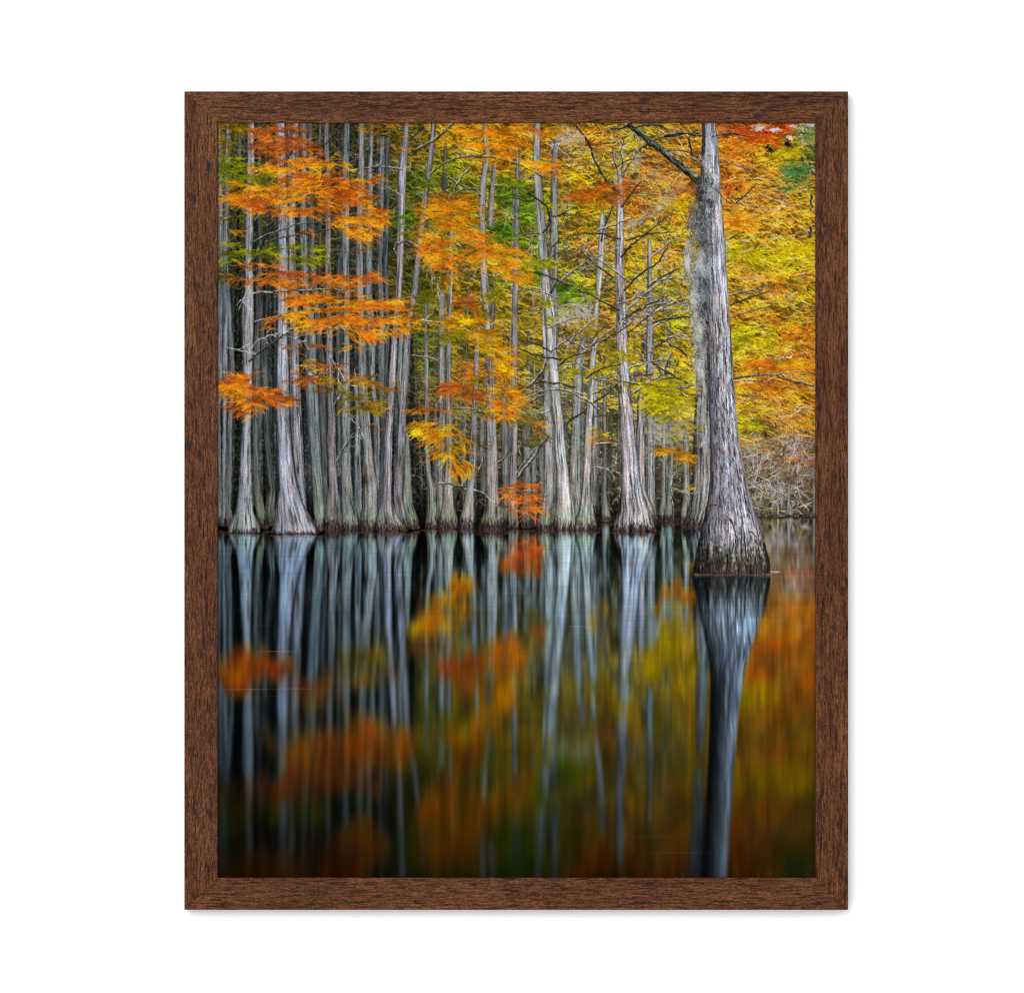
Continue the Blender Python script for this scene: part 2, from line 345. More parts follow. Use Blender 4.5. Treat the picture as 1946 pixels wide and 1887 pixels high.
# ------------------------------------------------------------------ the trunks one can tell apart: (y, left, right) ...
def paint_trunks(A):
    T = lambda pts, col, seed, **k: trunk(A, pts, col, seed, **k)
    # back rank, left
    T([(232,412,420),(560,412,427),(640,412,424),(800,412,419),(900,412,420),(950,412,425),(985,412,432),(1000,412,434)], (104,116,122), 701, base=1003, lit=.1)
    T([(232,426,436),(440,424,434),(480,424,433),(700,434,446),(830,429,440),(920,427,441),(965,426,439),(1000,424,446)], (92,98,100), 702, base=1000)
    T([(235,428,437),(300,425,437),(400,424,434),(480,423,434),(560,422,434),(700,422,431),(985,420,428)], (108,112,122), 725)
    T([(240,452,459),(300,449,457)], (74,84,84), 726)
    T([(232,484,494),(310,489,495),(600,484,500),(780,488,502),(860,478,490),(960,472,490)], (74,76,76), 727)
    T([(600,483,502),(700,480,495),(800,478,489),(900,480,491),(960,482,501),(985,488,508),(1005,496,512)], (84,86,82), 703, base=1006)
    T([(600,490,503),(760,498,511),(850,502,513),(930,508,523),(965,503,522),(1000,500,524)], (74,78,76), 704, base=1000)
    T([(232,540,552),(400,548,558),(540,551,560),(600,551,560)], (96,92,92), 730)
    T([(232,569,583),(280,571,583),(430,567.5,582),(520,572,585),(580,573,588),(600,577,600),(710,578,602),(751,580,605),(833,585,608),(903,591,612),(950,594,617),(985,597,618),(1010,592,618)], (106,118,118), 705, base=1009, con=.85)
    T([(232,583,593),(290,583,593),(430,586,598),(500,587,599),(560,592,604),(690,604,617),(787,606,620),(860,609,621),(903,611,622),(973,616,624),(1000,612,628)], (80,84,84), 706, base=1000)
    T([(232,603,611),(420,603,611),(520,602,610)], (72,74,74), 728)
    T([(232,700,709),(300,700,708),(400,696,708),(560,693,707),(640,698,715),(710,700,712),(810,709,722),(880,710,721),(926,717,724),(1000,716,730)], (112,120,122), 707, base=1002, lich=.3)
    T([(260,721,731),(350,716,730),(430,718,729.6),(500,716,726),(600,718,731),(635,718,732),(710,717,732),(787,722,732),(833,723,731),(926,720,728),(1000,716,732)], (88,96,98), 708, base=1000, lich=.35)
    T([(262,732,741),(400,731,739),(500,728,737),(640,732,740),(780,728,734),(960,718,726)], (74,82,82), 729)
    T([(480,640,647),(600,636,644),(710,638,646),(830,640,647),(905,640,648)], (78,82,80), 731)
    T([(700,668,677),(787,675,683),(860,673,685),(903,672,687),(973,672,689),(1008,668,692)], (112,116,118), 709, base=1004)
    T([(600,758,769),(720,752,763),(800,760,770),(833,769,777),(880,767,780),(926,765,782.5),(961,764,785),(985,768.5,794),(1006,773,800)], (112,120,112), 710, base=1006, moss=.7)
    # middle, back
    T([(560,806,812),(833,806,816),(900,808,818),(926,812,828),(973,810,831),(1007,805,831)], (122,122,116), 711, base=1006, moss=.6)
    T([(540,834,843),(600,833,843),(640,833,843),(700,832,844),(800,834,846),(880,830,841),(950,830,843),(990,826,846)], (128,126,118), 712, base=1000, lich=.3)
    T([(262,845,850),(300,842,849),(350,839,848),(372,839,849)], (80,78,64), 732)
    T([(700,950,957),(800,952,965),(870,952,967),(940,953,967),(990,950,972)], (112,110,106), 713, base=1000)
    T([(800,990,1006),(900,993,1009),(960,992,1010),(1004,988,1014)], (112,112,104), 714, base=1004)
    T([(840,1008,1016),(940,1010,1018),(1000,1006,1022)], (102,100,94), 715, base=1002)
    T([(830,1023,1033),(900,1024,1034),(962,1026,1036)], (96,98,92), 733)
    T([(560,933,943),(600,932,940),(660,926,936),(700,920,930)], (104,98,86), 734)
    T([(780,911,921),(880,910,922),(940,912,922)], (96,94,90), 735)
    T([(300,937,945),(360,929,940),(400,926,938),(430,924,937)], (118,110,98), 716, lich=.5)
    T([(250,1052,1061),(350,1046,1060),(400,1045,1060),(450,1044,1061),(500,1043,1060),(550,1042,1058),(600,1046,1060),(660,1050,1062)], (122,118,112), 717, lich=.4)
    T([(630,1109,1118),(670,1097,1110),(700,1090,1102),(728,1088,1109),(763,1088,1105),(810,1085.5,1104),(856,1083,1103),(903,1081,1103),(938,1083,1104),(973,1086,1108),(1005,1080,1112)], (142,142,134), 718, base=1006, lich=.5, moss=.6)
    T([(610,1112,1122),(640,1106,1116),(672,1096,1108)], (112,106,98), 736)
    T([(560,1120,1127),(600,1116,1124),(650,1115,1123)], (110,106,98), 737)
    T([(705,1127,1135),(770,1127,1134),(840,1125,1136),(900,1120,1134),(960,1120,1132)], (134,132,126), 719)
    T([(700,1146,1152),(850,1144,1152),(950,1144,1153),(961,1143,1156),(985,1140,1162),(992,1138,1163)], (112,108,102), 720, base=993, dk=16)
    T([(780,1237,1246),(820,1237,1247),(903,1234,1244),(960,1232,1246),(985,1228,1250),(996,1226,1252)], (122,122,124), 721, base=993)
    T([(440,1230,1238),(520,1230,1239),(600,1229,1241),(655,1227,1243),(690,1227,1241),(710,1227,1240),(760,1229,1240),(860,1231,1241),(984,1229,1243)], (140,138,136), 722, lich=.5)
    T([(790,1259,1265),(850,1258,1265),(940,1257,1265),(965,1253,1266),(993,1248,1270)], (128,128,122), 723, base=993)
    T([(780,1270,1277),(850,1271,1280),(940,1268,1279),(965,1264,1280),(994,1258,1284)], (124,124,118), 724, base=993)
    T([(810,1297,1309),(900,1299,1311),(950,1298,1312),(975,1293,1311),(996,1289,1312)], (132,132,124), 738, base=993, dk=18)
    # front rank, left to right
    T([(232,470,482),(305,469,482.7),(390,465,479.5),(432,465.7,480.5),(485,464.6,478.5),(538,465,481),(600,458,482),(710,461,480),(787,461,477),(833,458,477),(903,454,477.5),(938,452,478),(973,445.5,481.6),(996,435,492),(1015,427.5,496)], (146,148,156), 740, base=1016, moss=.4, lich=.25, dk=13)
    T([(232,552,567.5),(340,551,566),(411,547,560),(500,548,562),(560,549,566),(635,549,567),(710,549,569),(787,551.6,573),(833,553,575),(903,561,578),(950,572,581),(985,575,584)], (134,132,144), 741, con=.9)
    T([(232,654,665),(305,651,663),(322,649,663),(420,649,663),(480,649,663),(580,653,664),(623,651,663.6),(710,649.6,665),(787,647,666),(833,648,666),(903,647,667),(950,647,672),(973,647,680),(996,649,684),(1011,652,682)], (116,124,126), 742, base=1010, moss=.5, lich=.2)
    T([(232,615,624),(430,618,628),(500,616,628),(580,619,629),(623,619,631),(710,619,633),(787,621.6,637),(833,620,638),(880,621.6,640),(926,624,642.6),(945,620,646),(973,618,648),(996,614.6,651),(1011,612,652)], (124,116,118), 743, base=1011, moss=.6, dk=28)
    T([(232,680,692),(300,680,692),(480,675.6,689),(580,675.6,690.5),(635,680,695),(710,680,696),(787,681,703),(833,687,705.5),(880,688,710),(926,689,718),(961,688,719.5),(985,682,724),(1010,678,728)], (126,126,124), 744, base=1010, moss=.6, lich=.2, dk=26)
    T([(232,819,828),(300,813,824),(340,808,818),(400,800,812),(440,795,806.5),(480,790,802),(540,784,795.5),(580,779,791.7),(611,771,782),(670,766,779.5),(717,763,776.5),(763,760,774),(810,757,771.5),(856,753,769),(903,749,766.5),(938,747.5,764),(973,750,771),(996,756,779),(1008,752,782)], (128,124,130), 745, base=1008, moss=.35, lit=-.1)
    T([(232,768,777.5),(260,765,776),(300,758,773.5),(370,755,770),(430,754,768),(500,753,766.5),(560,751.5,762),(600,748,758.5),(635,744,756),(670,742,754.5),(717,737.5,751.5),(763,735,748.5),(810,731,746.5),(856,729,745),(903,728,744),(938,726.5,744),(961,721,747.5),(985,714,759),(1001,709,773),(1013,707,778)], (146,136,146), 746, base=1012, moss=.5, dk=24)
    T([(232,523,540),(283,523.6,541.4),(336,526,544),(411,527,547),(485,527,547),(580,527,546.5),(635,526,546.5),(710,525,548),(787,525,549.5),(833,526,552),(880,527,556.5),(926,528,565),(950,526,572),(973,522,585),(996,519,599),(1017.5,513,613)], (150,149,166), 747, base=1017, moss=.2, lit=.05, dk=10)
    # middle, front
    T([(390,858,865),(440,854,862.7),(540,852,860.6),(600,850,858),(670,846,857),(763,846,858),(810,847,859),(880,845,859),(926,843,860.5),(961,839.5,864),(985,835,869),(1007,830,871)], (132,128,122), 750, base=1006, moss=.6, dk=26)
    T([(600,906,914),(646,902,912),(717,899,908.5),(763,896.6,907),(810,894,906),(856,891.5,904),(903,888,902.5),(938,884,900),(961,879,900.5),(985,873,902.5),(1007,869,902)], (136,132,132), 751, base=1006, moss=.75, dk=24)
    T([(232,917,924),(290,920,931),(300,919,931.6),(340,912.5,926),(360,909,924),(400,909,921),(425,911,921.5),(520,911,926),(560,915,930.5),(600,919,933),(693,923,936),(740,924,941),(810,923,943),(856,923,945.6),(903,923,946),(938,925,948),(961,923,951),(978,917.6,957),(996,909,962),(1011,906,965)], (146,138,134), 752, base=1010, moss=.85, dk=32, lich=.15)
    T([(290,981,987),(320,980,987),(400,977,987),(440,976,986),(470,976,986),(540,974,984.6),(600,972,983.5),(670,971,983),(717,971.5,983.5),(810,971,984),(880,968.5,983),(926,966.6,982),(973,964,984),(1006,961,986)], (132,122,124), 753, base=1005, moss=.5, dk=24)
    T([(232,1015,1027),(320,1013,1027),(340,1014,1030),(380,1016,1033),(420,1018.5,1036.5),(450,1021.6,1038.6),(500,1024,1043),(560,1026,1045),(590,1029,1050),(600,1030,1036),(670,1032,1040),(717,1034,1045),(763,1034,1048),(810,1035,1053),(856,1035,1055),(903,1034,1059),(938,1033,1058),(961,1028,1058),(985,1022.6,1060),(1011,1016.5,1062)], (144,143,138), 754, base=1010, moss=.5, dk=22, lich=.35, lit=-.1)
    T([(500,1027,1043),(560,1030,1047),(600,1034,1056),(670,1038,1058.7),(717,1043.5,1062),(763,1047,1067),(810,1052,1070.5),(856,1054,1075),(903,1057.5,1081),(938,1057,1085.5),(961,1055,1091),(985,1054,1095),(1011,1052,1096)], (174,170,168), 755, base=1010, moss=.45, dk=22, lich=.25)
    T([(390,1141,1149),(400,1140,1149),(450,1138,1149),(500,1134,1146),(550,1132,1143.5),(600,1126,1137),(635,1124,1136),(670,1122,1132.5),(717,1119,1129),(763,1114.7,1127.5),(810,1112,1125.5),(856,1110,1124),(903,1107.7,1123),(938,1105,1124),(961,1102,1127.5),(985,1094,1132),(1011,1089,1136)], (170,164,162), 756, base=1010, moss=.7, dk=20, lich=.15)
    # right of the middle
    T([(732,1212,1234),(765,1211,1230),(820,1209.6,1226),(875,1208,1225),(930,1206,1226),(960,1210,1240),(990,1215,1247)], (140,132,134), 757, base=993, con=1.0)
    T([(325,1174,1186),(370,1172,1185.5),(430,1170.6,1185.5),(500,1168.5,1185.5),(540,1169.5,1187.6),(600,1170.5,1191),(655,1171,1193),(710,1173,1196.5),(751,1175,1199),(793,1178,1204),(834,1179,1208),(875,1181.5,1212),(917,1182,1217),(944,1179,1223.5),(972,1174,1236),(994,1165.5,1245.5),(1014,1159,1253)], (166,158,162), 758, base=1013, moss=.25, dk=22, con=1.1)
    T([(560,1324,1340),(745,1322,1350),(820,1318,1352),(875,1317,1352),(944,1313,1352),(972,1306,1350),(991,1299,1345),(1007,1297,1340)], (120,120,120), 759, base=1005, moss=.6, dk=26, con=1.1, lit=.2)

def paint_limbs(A):
    B = lambda P, w0, w1, c, s, **k: branch(A, P, w0, w1, c, s, **k)
    r = np.random.default_rng(31)
    for (ty, tx, tw) in TOPS:
        n = int(16+tw*3.5); x = tx+r.normal(0, 5+tw*.5, n); y = ty+r.normal(2, 5, n)
        c = field(x+r.normal(0, 12, n), y-8, BG)*r.uniform(.6, 1.25, (n, 1))+8
        sprays(A, x, y, r.normal(.1, .5, n)+np.pi*(r.random(n) < .5), np.clip(c, 0, 255), 15, 16, 4.8, r=r)
    g = (128,128,120); dkc = (54,52,46); lt = (172,170,160)
    # left stand
    B([(473,504),(490,478),(503,450),(512,430),(517,420)], 6, 2.5, (50,50,44), 1); B([(517,420),(512,408),(514,398)], 2.5, 1, (60,56,48), 2)
    B([(476,462),(500,448),(530,438),(560,426),(600,422),(640,420),(660,416)], 3.2, 1.2, (108,108,92), 3)
    B([(503,460),(530,452),(560,446),(590,442),(640,434)], 2.6, 1, (84,80,70), 4)
    B([(480,560),(492,556),(520,555),(545,552),(580,552),(620,549),(660,545)], 5, 1.5, (140,140,132), 5)
    B([(478,538),(468,555),(460,575),(452,590)], 2, 1, (190,186,180), 6); B([(488,555),(490,540),(484,528)], 2.5, 1, (160,156,150), 7)
    B([(482,612),(500,606),(520,602),(560,595),(600,585)], 3.5, 1.5, (112,112,104), 8)
    B([(472,686),(495,668),(520,650),(545,632),(570,615),(590,606)], 4, 1.6, (70,66,60), 9); B([(476,664),(488,648),(510,638),(535,634),(560,645),(580,650)], 2.2, 1.2, (188,184,178), 10)
    B([(542,632),(570,630),(610,625),(660,622),(700,620)], 2.2, 1, (150,148,140), 11)
    B([(430,660),(445,664),(462,668),(476,672)], 1.6, 1.6, (192,190,186), 12); B([(480,706),(492,700)], 1.8, 1, (90,90,84), 13); B([(415,702),(430,712),(450,716)], 1.5, 1, (170,166,160), 14)
    B([(538,320),(546,300),(556,285)], 3, 2, (44,40,36), 15); B([(600,290),(620,270),(636,255),(648,240)], 2, 1.2, (56,50,42), 16)
    B([(692,320),(720,316),(750,318),(765,322)], 2.4, 1.8, (130,132,124), 17); B([(759,370),(740,358),(715,346)], 2.2, 1.2, (150,150,142), 18)
    B([(648,240),(644,268),(652,292)], 1.6, 1.2, (50,46,38), 19); B([(672,478),(660,478),(648,474)], 2, 1, (130,134,128), 20)
    B([(415,378),(440,382),(465,388),(488,390)], 1.8, 1, (170,160,150), 21); B([(425,372),(415,376)], 1, 1, (170,160,150), 22)
    B([(752,486),(749,472),(756,462),(775,458),(792,470),(800,480)], 4.5, 3, (96,94,86), 23); B([(800,478),(812,500),(822,525),(834,548),(846,572)], 2.2, 1, lt, 24)
    B([(786,465),(820,480),(850,492),(880,500),(920,520),(960,532)], 2.6, 1.4, (150,146,136), 25)
    B([(650,690),(640,720),(648,745),(642,760)], 1.8, 1, (200,190,180), 26); B([(626,675),(640,700),(652,718),(662,732)], 2, 1.2, (190,180,165), 27); B([(612,705),(600,720),(585,712)], 1.6, 1, (190,184,176), 28)
    B([(654,775),(670,800),(690,822)], 1.8, 1, (150,150,140), 29); B([(640,878),(652,860),(672,822)], 2.4, 1, (118,124,112), 30); B([(662,838),(650,856),(640,876),(641,888)], 5, 2, (104,112,104), 31)
    # middle
    B([(783,292),(800,280),(830,262),(850,246),(862,234)], 5.5, 4.2, (90,88,70), 40); B([(780,262),(796,250),(806,240)], 2, 1.4, (64,58,42), 41)
    B([(816,332),(840,312),(868,300),(900,297),(930,298),(950,302),(975,308),(1000,318),(1020,330),(1045,342)], 3.2, 2.4, (116,112,84), 42)
    B([(842,325),(860,342),(885,355),(908,364),(914,372)], 3, 3.2, (128,122,106), 43); B([(868,350),(880,332),(894,318)], 3.4, 2, (150,148,138), 44); B([(868,350),(862,370),(866,365),(885,358),(908,360)], 2.4, 3, (118,116,100), 45)
    B([(813,370),(828,365),(845,372),(858,384)], 2.6, 2, (110,106,90), 46); B([(808,417),(830,414),(850,416)], 2, 1.2, (70,64,48), 47)
    B([(939,352),(960,356),(990,358),(1015,356)], 2.4, 1.2, (100,100,72), 48); B([(940,374),(970,376),(1012,382)], 2.2, 1.6, (76,92,46), 49)
    B([(1004,366),(1025,380),(1042,395),(1044,415),(1040,432),(1030,442)], 2.4, 3.6, (60,56,48), 50); B([(984,482),(1002,478),(1020,472)], 2.4, 1.6, lt, 51); B([(986,448),(1005,444),(1025,443)], 2.2, 2, (110,108,96), 52)
    B([(984,416),(996,410),(1006,408)], 2.4, 1.4, (70,60,46), 53); B([(958,430),(966,405),(972,390)], 2, 1, (140,138,126), 54); B([(950,455),(962,425)], 2, 1.2, (130,130,116), 55)
    B([(1040,565),(1055,542),(1072,528),(1095,510),(1122,492)], 3.4, 2.2, (132,130,118), 56); B([(1042,562),(1052,545),(1060,530)], 2.6, 2, (72,66,56), 57); B([(1045,490),(1060,480),(1078,472),(1082,468)], 2.4, 1.2, (100,98,88), 58)
    B([(1048,470),(1058,460),(1064,452)], 2, 1.6, (56,50,40), 59); B([(1104,474),(1120,492),(1140,508),(1164,526)], 2, 2.8, (76,70,58), 60); B([(1050,412),(1066,408),(1082,398)], 2.4, 1.2, (66,60,50), 61)
    B([(1095,238),(1110,258),(1120,275),(1128,300),(1140,325),(1152,345),(1172,365)], 3, 4.6, (60,56,48), 62); B([(1128,275),(1145,274),(1162,270)], 1.6, 1, (80,74,62), 63)
    B([(1142,460),(1148,430),(1158,408),(1166,392)], 3.2, 1.8, (76,74,64), 64); B([(1040,300),(1055,270),(1068,256)], 2.2, 1.4, (150,146,140), 65); B([(1104,255),(1090,256),(1072,266),(1062,272)], 1.4, 1, (196,186,178), 66)
    B([(1060,322),(1090,314),(1125,312),(1160,316)], 1.4, 1, (150,140,110), 67); B([(1140,550),(1150,555),(1168,545)], 1.8, 1.2, (70,66,54), 68)
    for i,(x,y,a) in enumerate([(1088,580,.2),(1092,578,2.6),(1094,584,1.4),(1080,590,2.2),(1096,580,.9)]):
        twigs(A, [x]*7, [y]*7, a+np.linspace(-.6,.6,7), 34, (180,174,166), 150+i, .9, 2, 1.2, .1)
    for i,(x,y) in enumerate([(1104,262),(1098,250),(1110,258)]):
        twigs(A, [x]*8, [y]*8, 2.6+np.linspace(-.8,.8,8), 36, (172,158,142), 160+i, .8, 2, 1.0, .12)
    B([(1078,660),(1094,636),(1116,618),(1130,606)], 3.2, 1.8, (150,148,138), 69); B([(1058,702),(1075,692),(1095,690),(1118,704)], 2.4, 1.2, (160,158,148), 70)
    B([(1122,655),(1128,640),(1142,625),(1160,614)], 2.6, 1.4, (92,88,76), 71); B([(1132,656),(1150,648),(1168,646)], 2.6, 1.6, (158,154,140), 72)
    B([(1128,765),(1142,757),(1156,744),(1172,730)], 3.8, 2.6, (66,62,52), 73); B([(1126,748),(1146,738),(1172,728)], 3, 2.4, (112,112,98), 74); B([(1074,808),(1086,796),(1100,788),(1112,780)], 3.6, 2.4, (66,62,52), 75)
    B([(1132,844),(1150,841),(1174,844)], 3.2, 2, (170,164,156), 76); B([(1126,888),(1150,890),(1174,880)], 1.6, 1.2, (180,172,164), 77); B([(1134,886),(1155,893),(1178,900)], 2, 1.4, (176,170,162), 78)
    B([(1126,792),(1150,789),(1176,787)], 2, 1.6, (90,86,72), 79); B([(1130,720),(1150,715),(1178,705)], 3, 1.6, (150,150,132), 80); B([(1068,682),(1040,680),(1010,672),(984,660)], 2.6, 1.6, (62,60,46), 81)
    # fallen, leaning grey boughs
    for i,(P,w) in enumerate([([(985,905),(1005,880),(1025,850),(1042,828)],6),([(980,900),(1010,862),(1040,832)],3.5),([(988,748),(1010,730),(1030,706),(1036,690)],6),([(994,770),(1012,762),(1034,750)],4.5),([(946,880),(960,868),(968,850)],4),([(905,900),(915,880),(922,860)],3)]):
        B(P, w, w*.55, (118,118,108), 90+i, wig=1.6)
    B([(832,918),(848,918),(866,922),(884,924)], 3.6, 3, (140,138,128), 100); B([(900,930),(915,936),(924,942)], 3.2, 2, (150,150,140), 101); B([(858,776),(875,775),(895,776),(920,784)], 2, 2, (150,146,134), 102); B([(780,608),(810,610),(850,614)], 3, 2.6, (168,164,150), 103); B([(876,618),(895,632),(916,650)], 2.8, 2.2, (170,164,140), 104)
    B([(860,790),(878,800),(892,812)], 1.6, 1.2, (150,148,138), 105); B([(780,676),(810,678),(830,684)], 2.4, 1.6, (150,150,132), 106); B([(784,800),(800,806),(830,808)], 2.6, 1.6, (158,150,130), 107); B([(992,770),(1010,778),(1030,786)], 1.8, 1.2, (190,180,150), 108)
    B([(948,928),(968,928),(1000,934)], 1.8, 1, (150,110,90), 109); B([(950,942),(975,950),(1000,962),(1020,968)], 1.8, 1, (120,90,74), 110)
    # right of the middle
    B([(1178,345),(1174,322),(1166,300),(1164,284)], 5, 1.6, (140,134,132), 118, side=2); B([(1182,340),(1190,318),(1202,302),(1216,284)], 5, 1.6, (146,140,138), 119, side=2); B([(1180,335),(1182,310),(1180,285),(1186,262)], 4, 1.2, (150,146,140), 117, side=2)
    B([(1163,345),(1170,358),(1176,366)], 4.5, 4, (66,60,56), 120); B([(1181,394),(1192,375),(1206,358),(1220,343)], 4.6, 2.6, (58,54,48), 121); B([(1180,490),(1188,478),(1200,468)], 3.4, 2, (52,46,40), 122)
    B([(1186,552),(1205,530),(1225,515),(1250,500),(1258,485),(1270,470)], 3.4, 2.2, (62,60,46), 123); B([(1190,590),(1215,568),(1235,552),(1258,534),(1280,514)], 3.8, 3.6, (150,150,142), 124); B([(1232,546),(1250,530),(1270,520),(1284,512)], 3, 1.6, (60,56,44), 125)
    B([(1186,616),(1205,604),(1235,592)], 3, 2, (140,136,126), 126); B([(1240,592),(1265,588),(1290,588),(1312,584)], 2.6, 2, (150,148,136), 127); B([(1238,580),(1260,578),(1290,576),(1312,577)], 2.4, 1.6, (110,104,92), 128)
    B([(1196,752),(1215,738),(1235,724),(1255,714),(1268,708)], 5.4, 3.6, (158,156,150), 129); B([(1196,714),(1215,712),(1240,713)], 3.2, 2, (76,74,66), 130); B([(1262,712),(1262,700),(1272,680),(1276,668)], 4, 3, (140,138,130), 131)
    B([(1257,712),(1252,695),(1250,678),(1240,668),(1228,670),(1218,685)], 3, 1.4, (120,116,108), 132); B([(1230,765),(1248,752),(1270,742),(1296,736),(1318,732)], 6, 4.2, (150,146,138), 133); B([(1264,722),(1290,726),(1318,730)], 2, 2.4, (150,146,138), 134)
    B([(1246,660),(1262,650),(1276,640),(1296,632)], 3, 1.8, (80,76,64), 135); B([(1190,618),(1206,606),(1222,598)], 2.6, 1.6, (150,146,138), 136); B([(1304,665),(1312,680),(1320,700)], 1.8, 1.2, (180,174,160), 137)
    for i,(x,y,a) in enumerate([(1232,800,.1),(1236,808,.3),(1230,822,0),(1245,830,.4),(1236,800,.6)]):
        twigs(A, [x]*5, [y]*5, a+np.linspace(-.4,.4,5), 70, (160,156,148), 180+i, .6, 2, 1.0, .15)
    B([(1278,960),(1275,930),(1280,905),(1292,890),(1300,886)], 3.2, 1.8, (140,140,130), 138); B([(1275,928),(1292,932),(1312,944)], 2, 1.2, (150,146,134), 139)
    q = np.random.default_rng(64)
    for i in range(40):
        x0 = q.choice([1050, 1096, 1112, 1135, 1182, 1188, 1234, 1240, 1310])+q.normal(0, 5); y0 = q.uniform(430, 790); sg = -1 if q.random() < .4 else 1
        if x0 > 1290: sg = -1
        l = q.uniform(45, 115); a = q.uniform(.2, .75); dr = q.uniform(-.1, .35)
        P = [(x0, y0), (x0+sg*l*.35*math.cos(a), y0-l*.35*math.sin(a)), (x0+sg*l*.7*math.cos(a-dr*.6), y0-l*.7*math.sin(a-dr*.3)), (x0+sg*l*math.cos(a-dr), y0-l*math.sin(a-dr*.7))]
        lightc = q.random() < .62
        B(P, q.uniform(2.0, 4.2), 1.0, (150, 147, 138) if lightc else (70, 64, 52), 500+i, wig=1.5, side=1.6)
    # far right
    B([(1394,720),(1415,715),(1440,713),(1470,712),(1500,722),(1530,730),(1548,733)], 4, 2, (108,100,88), 140); B([(1470,711),(1500,708),(1530,705),(1548,707)], 2.4, 1.4, (186,176,164), 141); B([(1396,724),(1430,722),(1460,724),(1480,730)], 2, 1.2, (170,160,150), 142)
    B([(1385,562),(1405,555),(1430,552),(1450,551)], 2.8, 1.4, (140,138,130), 143); B([(1388,580),(1410,570),(1440,560),(1462,554)], 2.8, 1.2, (72,68,56), 144); B([(1394,602),(1420,592),(1450,585),(1470,580)], 2.2, 1.4, (130,122,106), 145)
    B([(1370,352),(1385,375),(1395,386),(1420,390),(1440,392)], 1.6, 1.2, (140,120,110), 146); B([(1398,386),(1415,372),(1436,350)], 2, 1.4, (70,60,44), 147); B([(1404,388),(1420,378),(1430,370)], 1.4, 1, (190,170,150), 148)
    B([(1386,454),(1400,446),(1416,440)], 1.8, 1, (80,70,50), 149); B([(1540,310),(1542,330),(1538,345),(1534,360)], 2.2, 3, (206,196,190), 150); B([(1540,324),(1548,316)], 1.6, 1.2, (200,196,190), 151); B([(1541,370),(1543,400)], 5, 5, (150,140,136), 152); B([(1541,432),(1541,450)], 6, 5, (140,130,126), 153)
    B([(1520,300),(1524,285),(1530,262)], 1.6, 1.2, (206,206,196), 154); B([(1522,283),(1514,270)], 1.2, 1, (206,206,196), 155); B([(1528,690),(1535,700),(1548,706)], 1.6, 1.2, (40,34,28), 156); B([(1408,750),(1450,752)], 1.8, 1.4, (150,142,130), 157); B([(1420,912),(1450,925),(1480,930),(1510,924)], 1.4, 1, (190,184,176), 158); B([(1450,680),(1480,682),(1505,680)], 1.6, 1.2, (200,190,180), 159); B([(1505,775),(1530,774),(1548,780)], 1.6, 1.2, (200,190,170), 160)

OR = [(168,74,20),(214,102,22),(240,124,20),(250,146,24)]
ORB = [(204,98,22),(238,124,20),(250,148,20),(254,172,28)]
RUST = [(118,58,20),(168,82,24),(196,92,26),(215,110,34)]
YO = [(200,120,14),(232,150,14),(250,178,14),(250,200,22)]
YG = [(84,92,10),(120,126,8),(156,158,8),(182,178,12)]
OLV = [(92,76,12),(130,104,12),(165,124,14),(190,140,18)]
GRN = [(40,80,10),(66,112,10),(94,140,12),(124,160,14)]

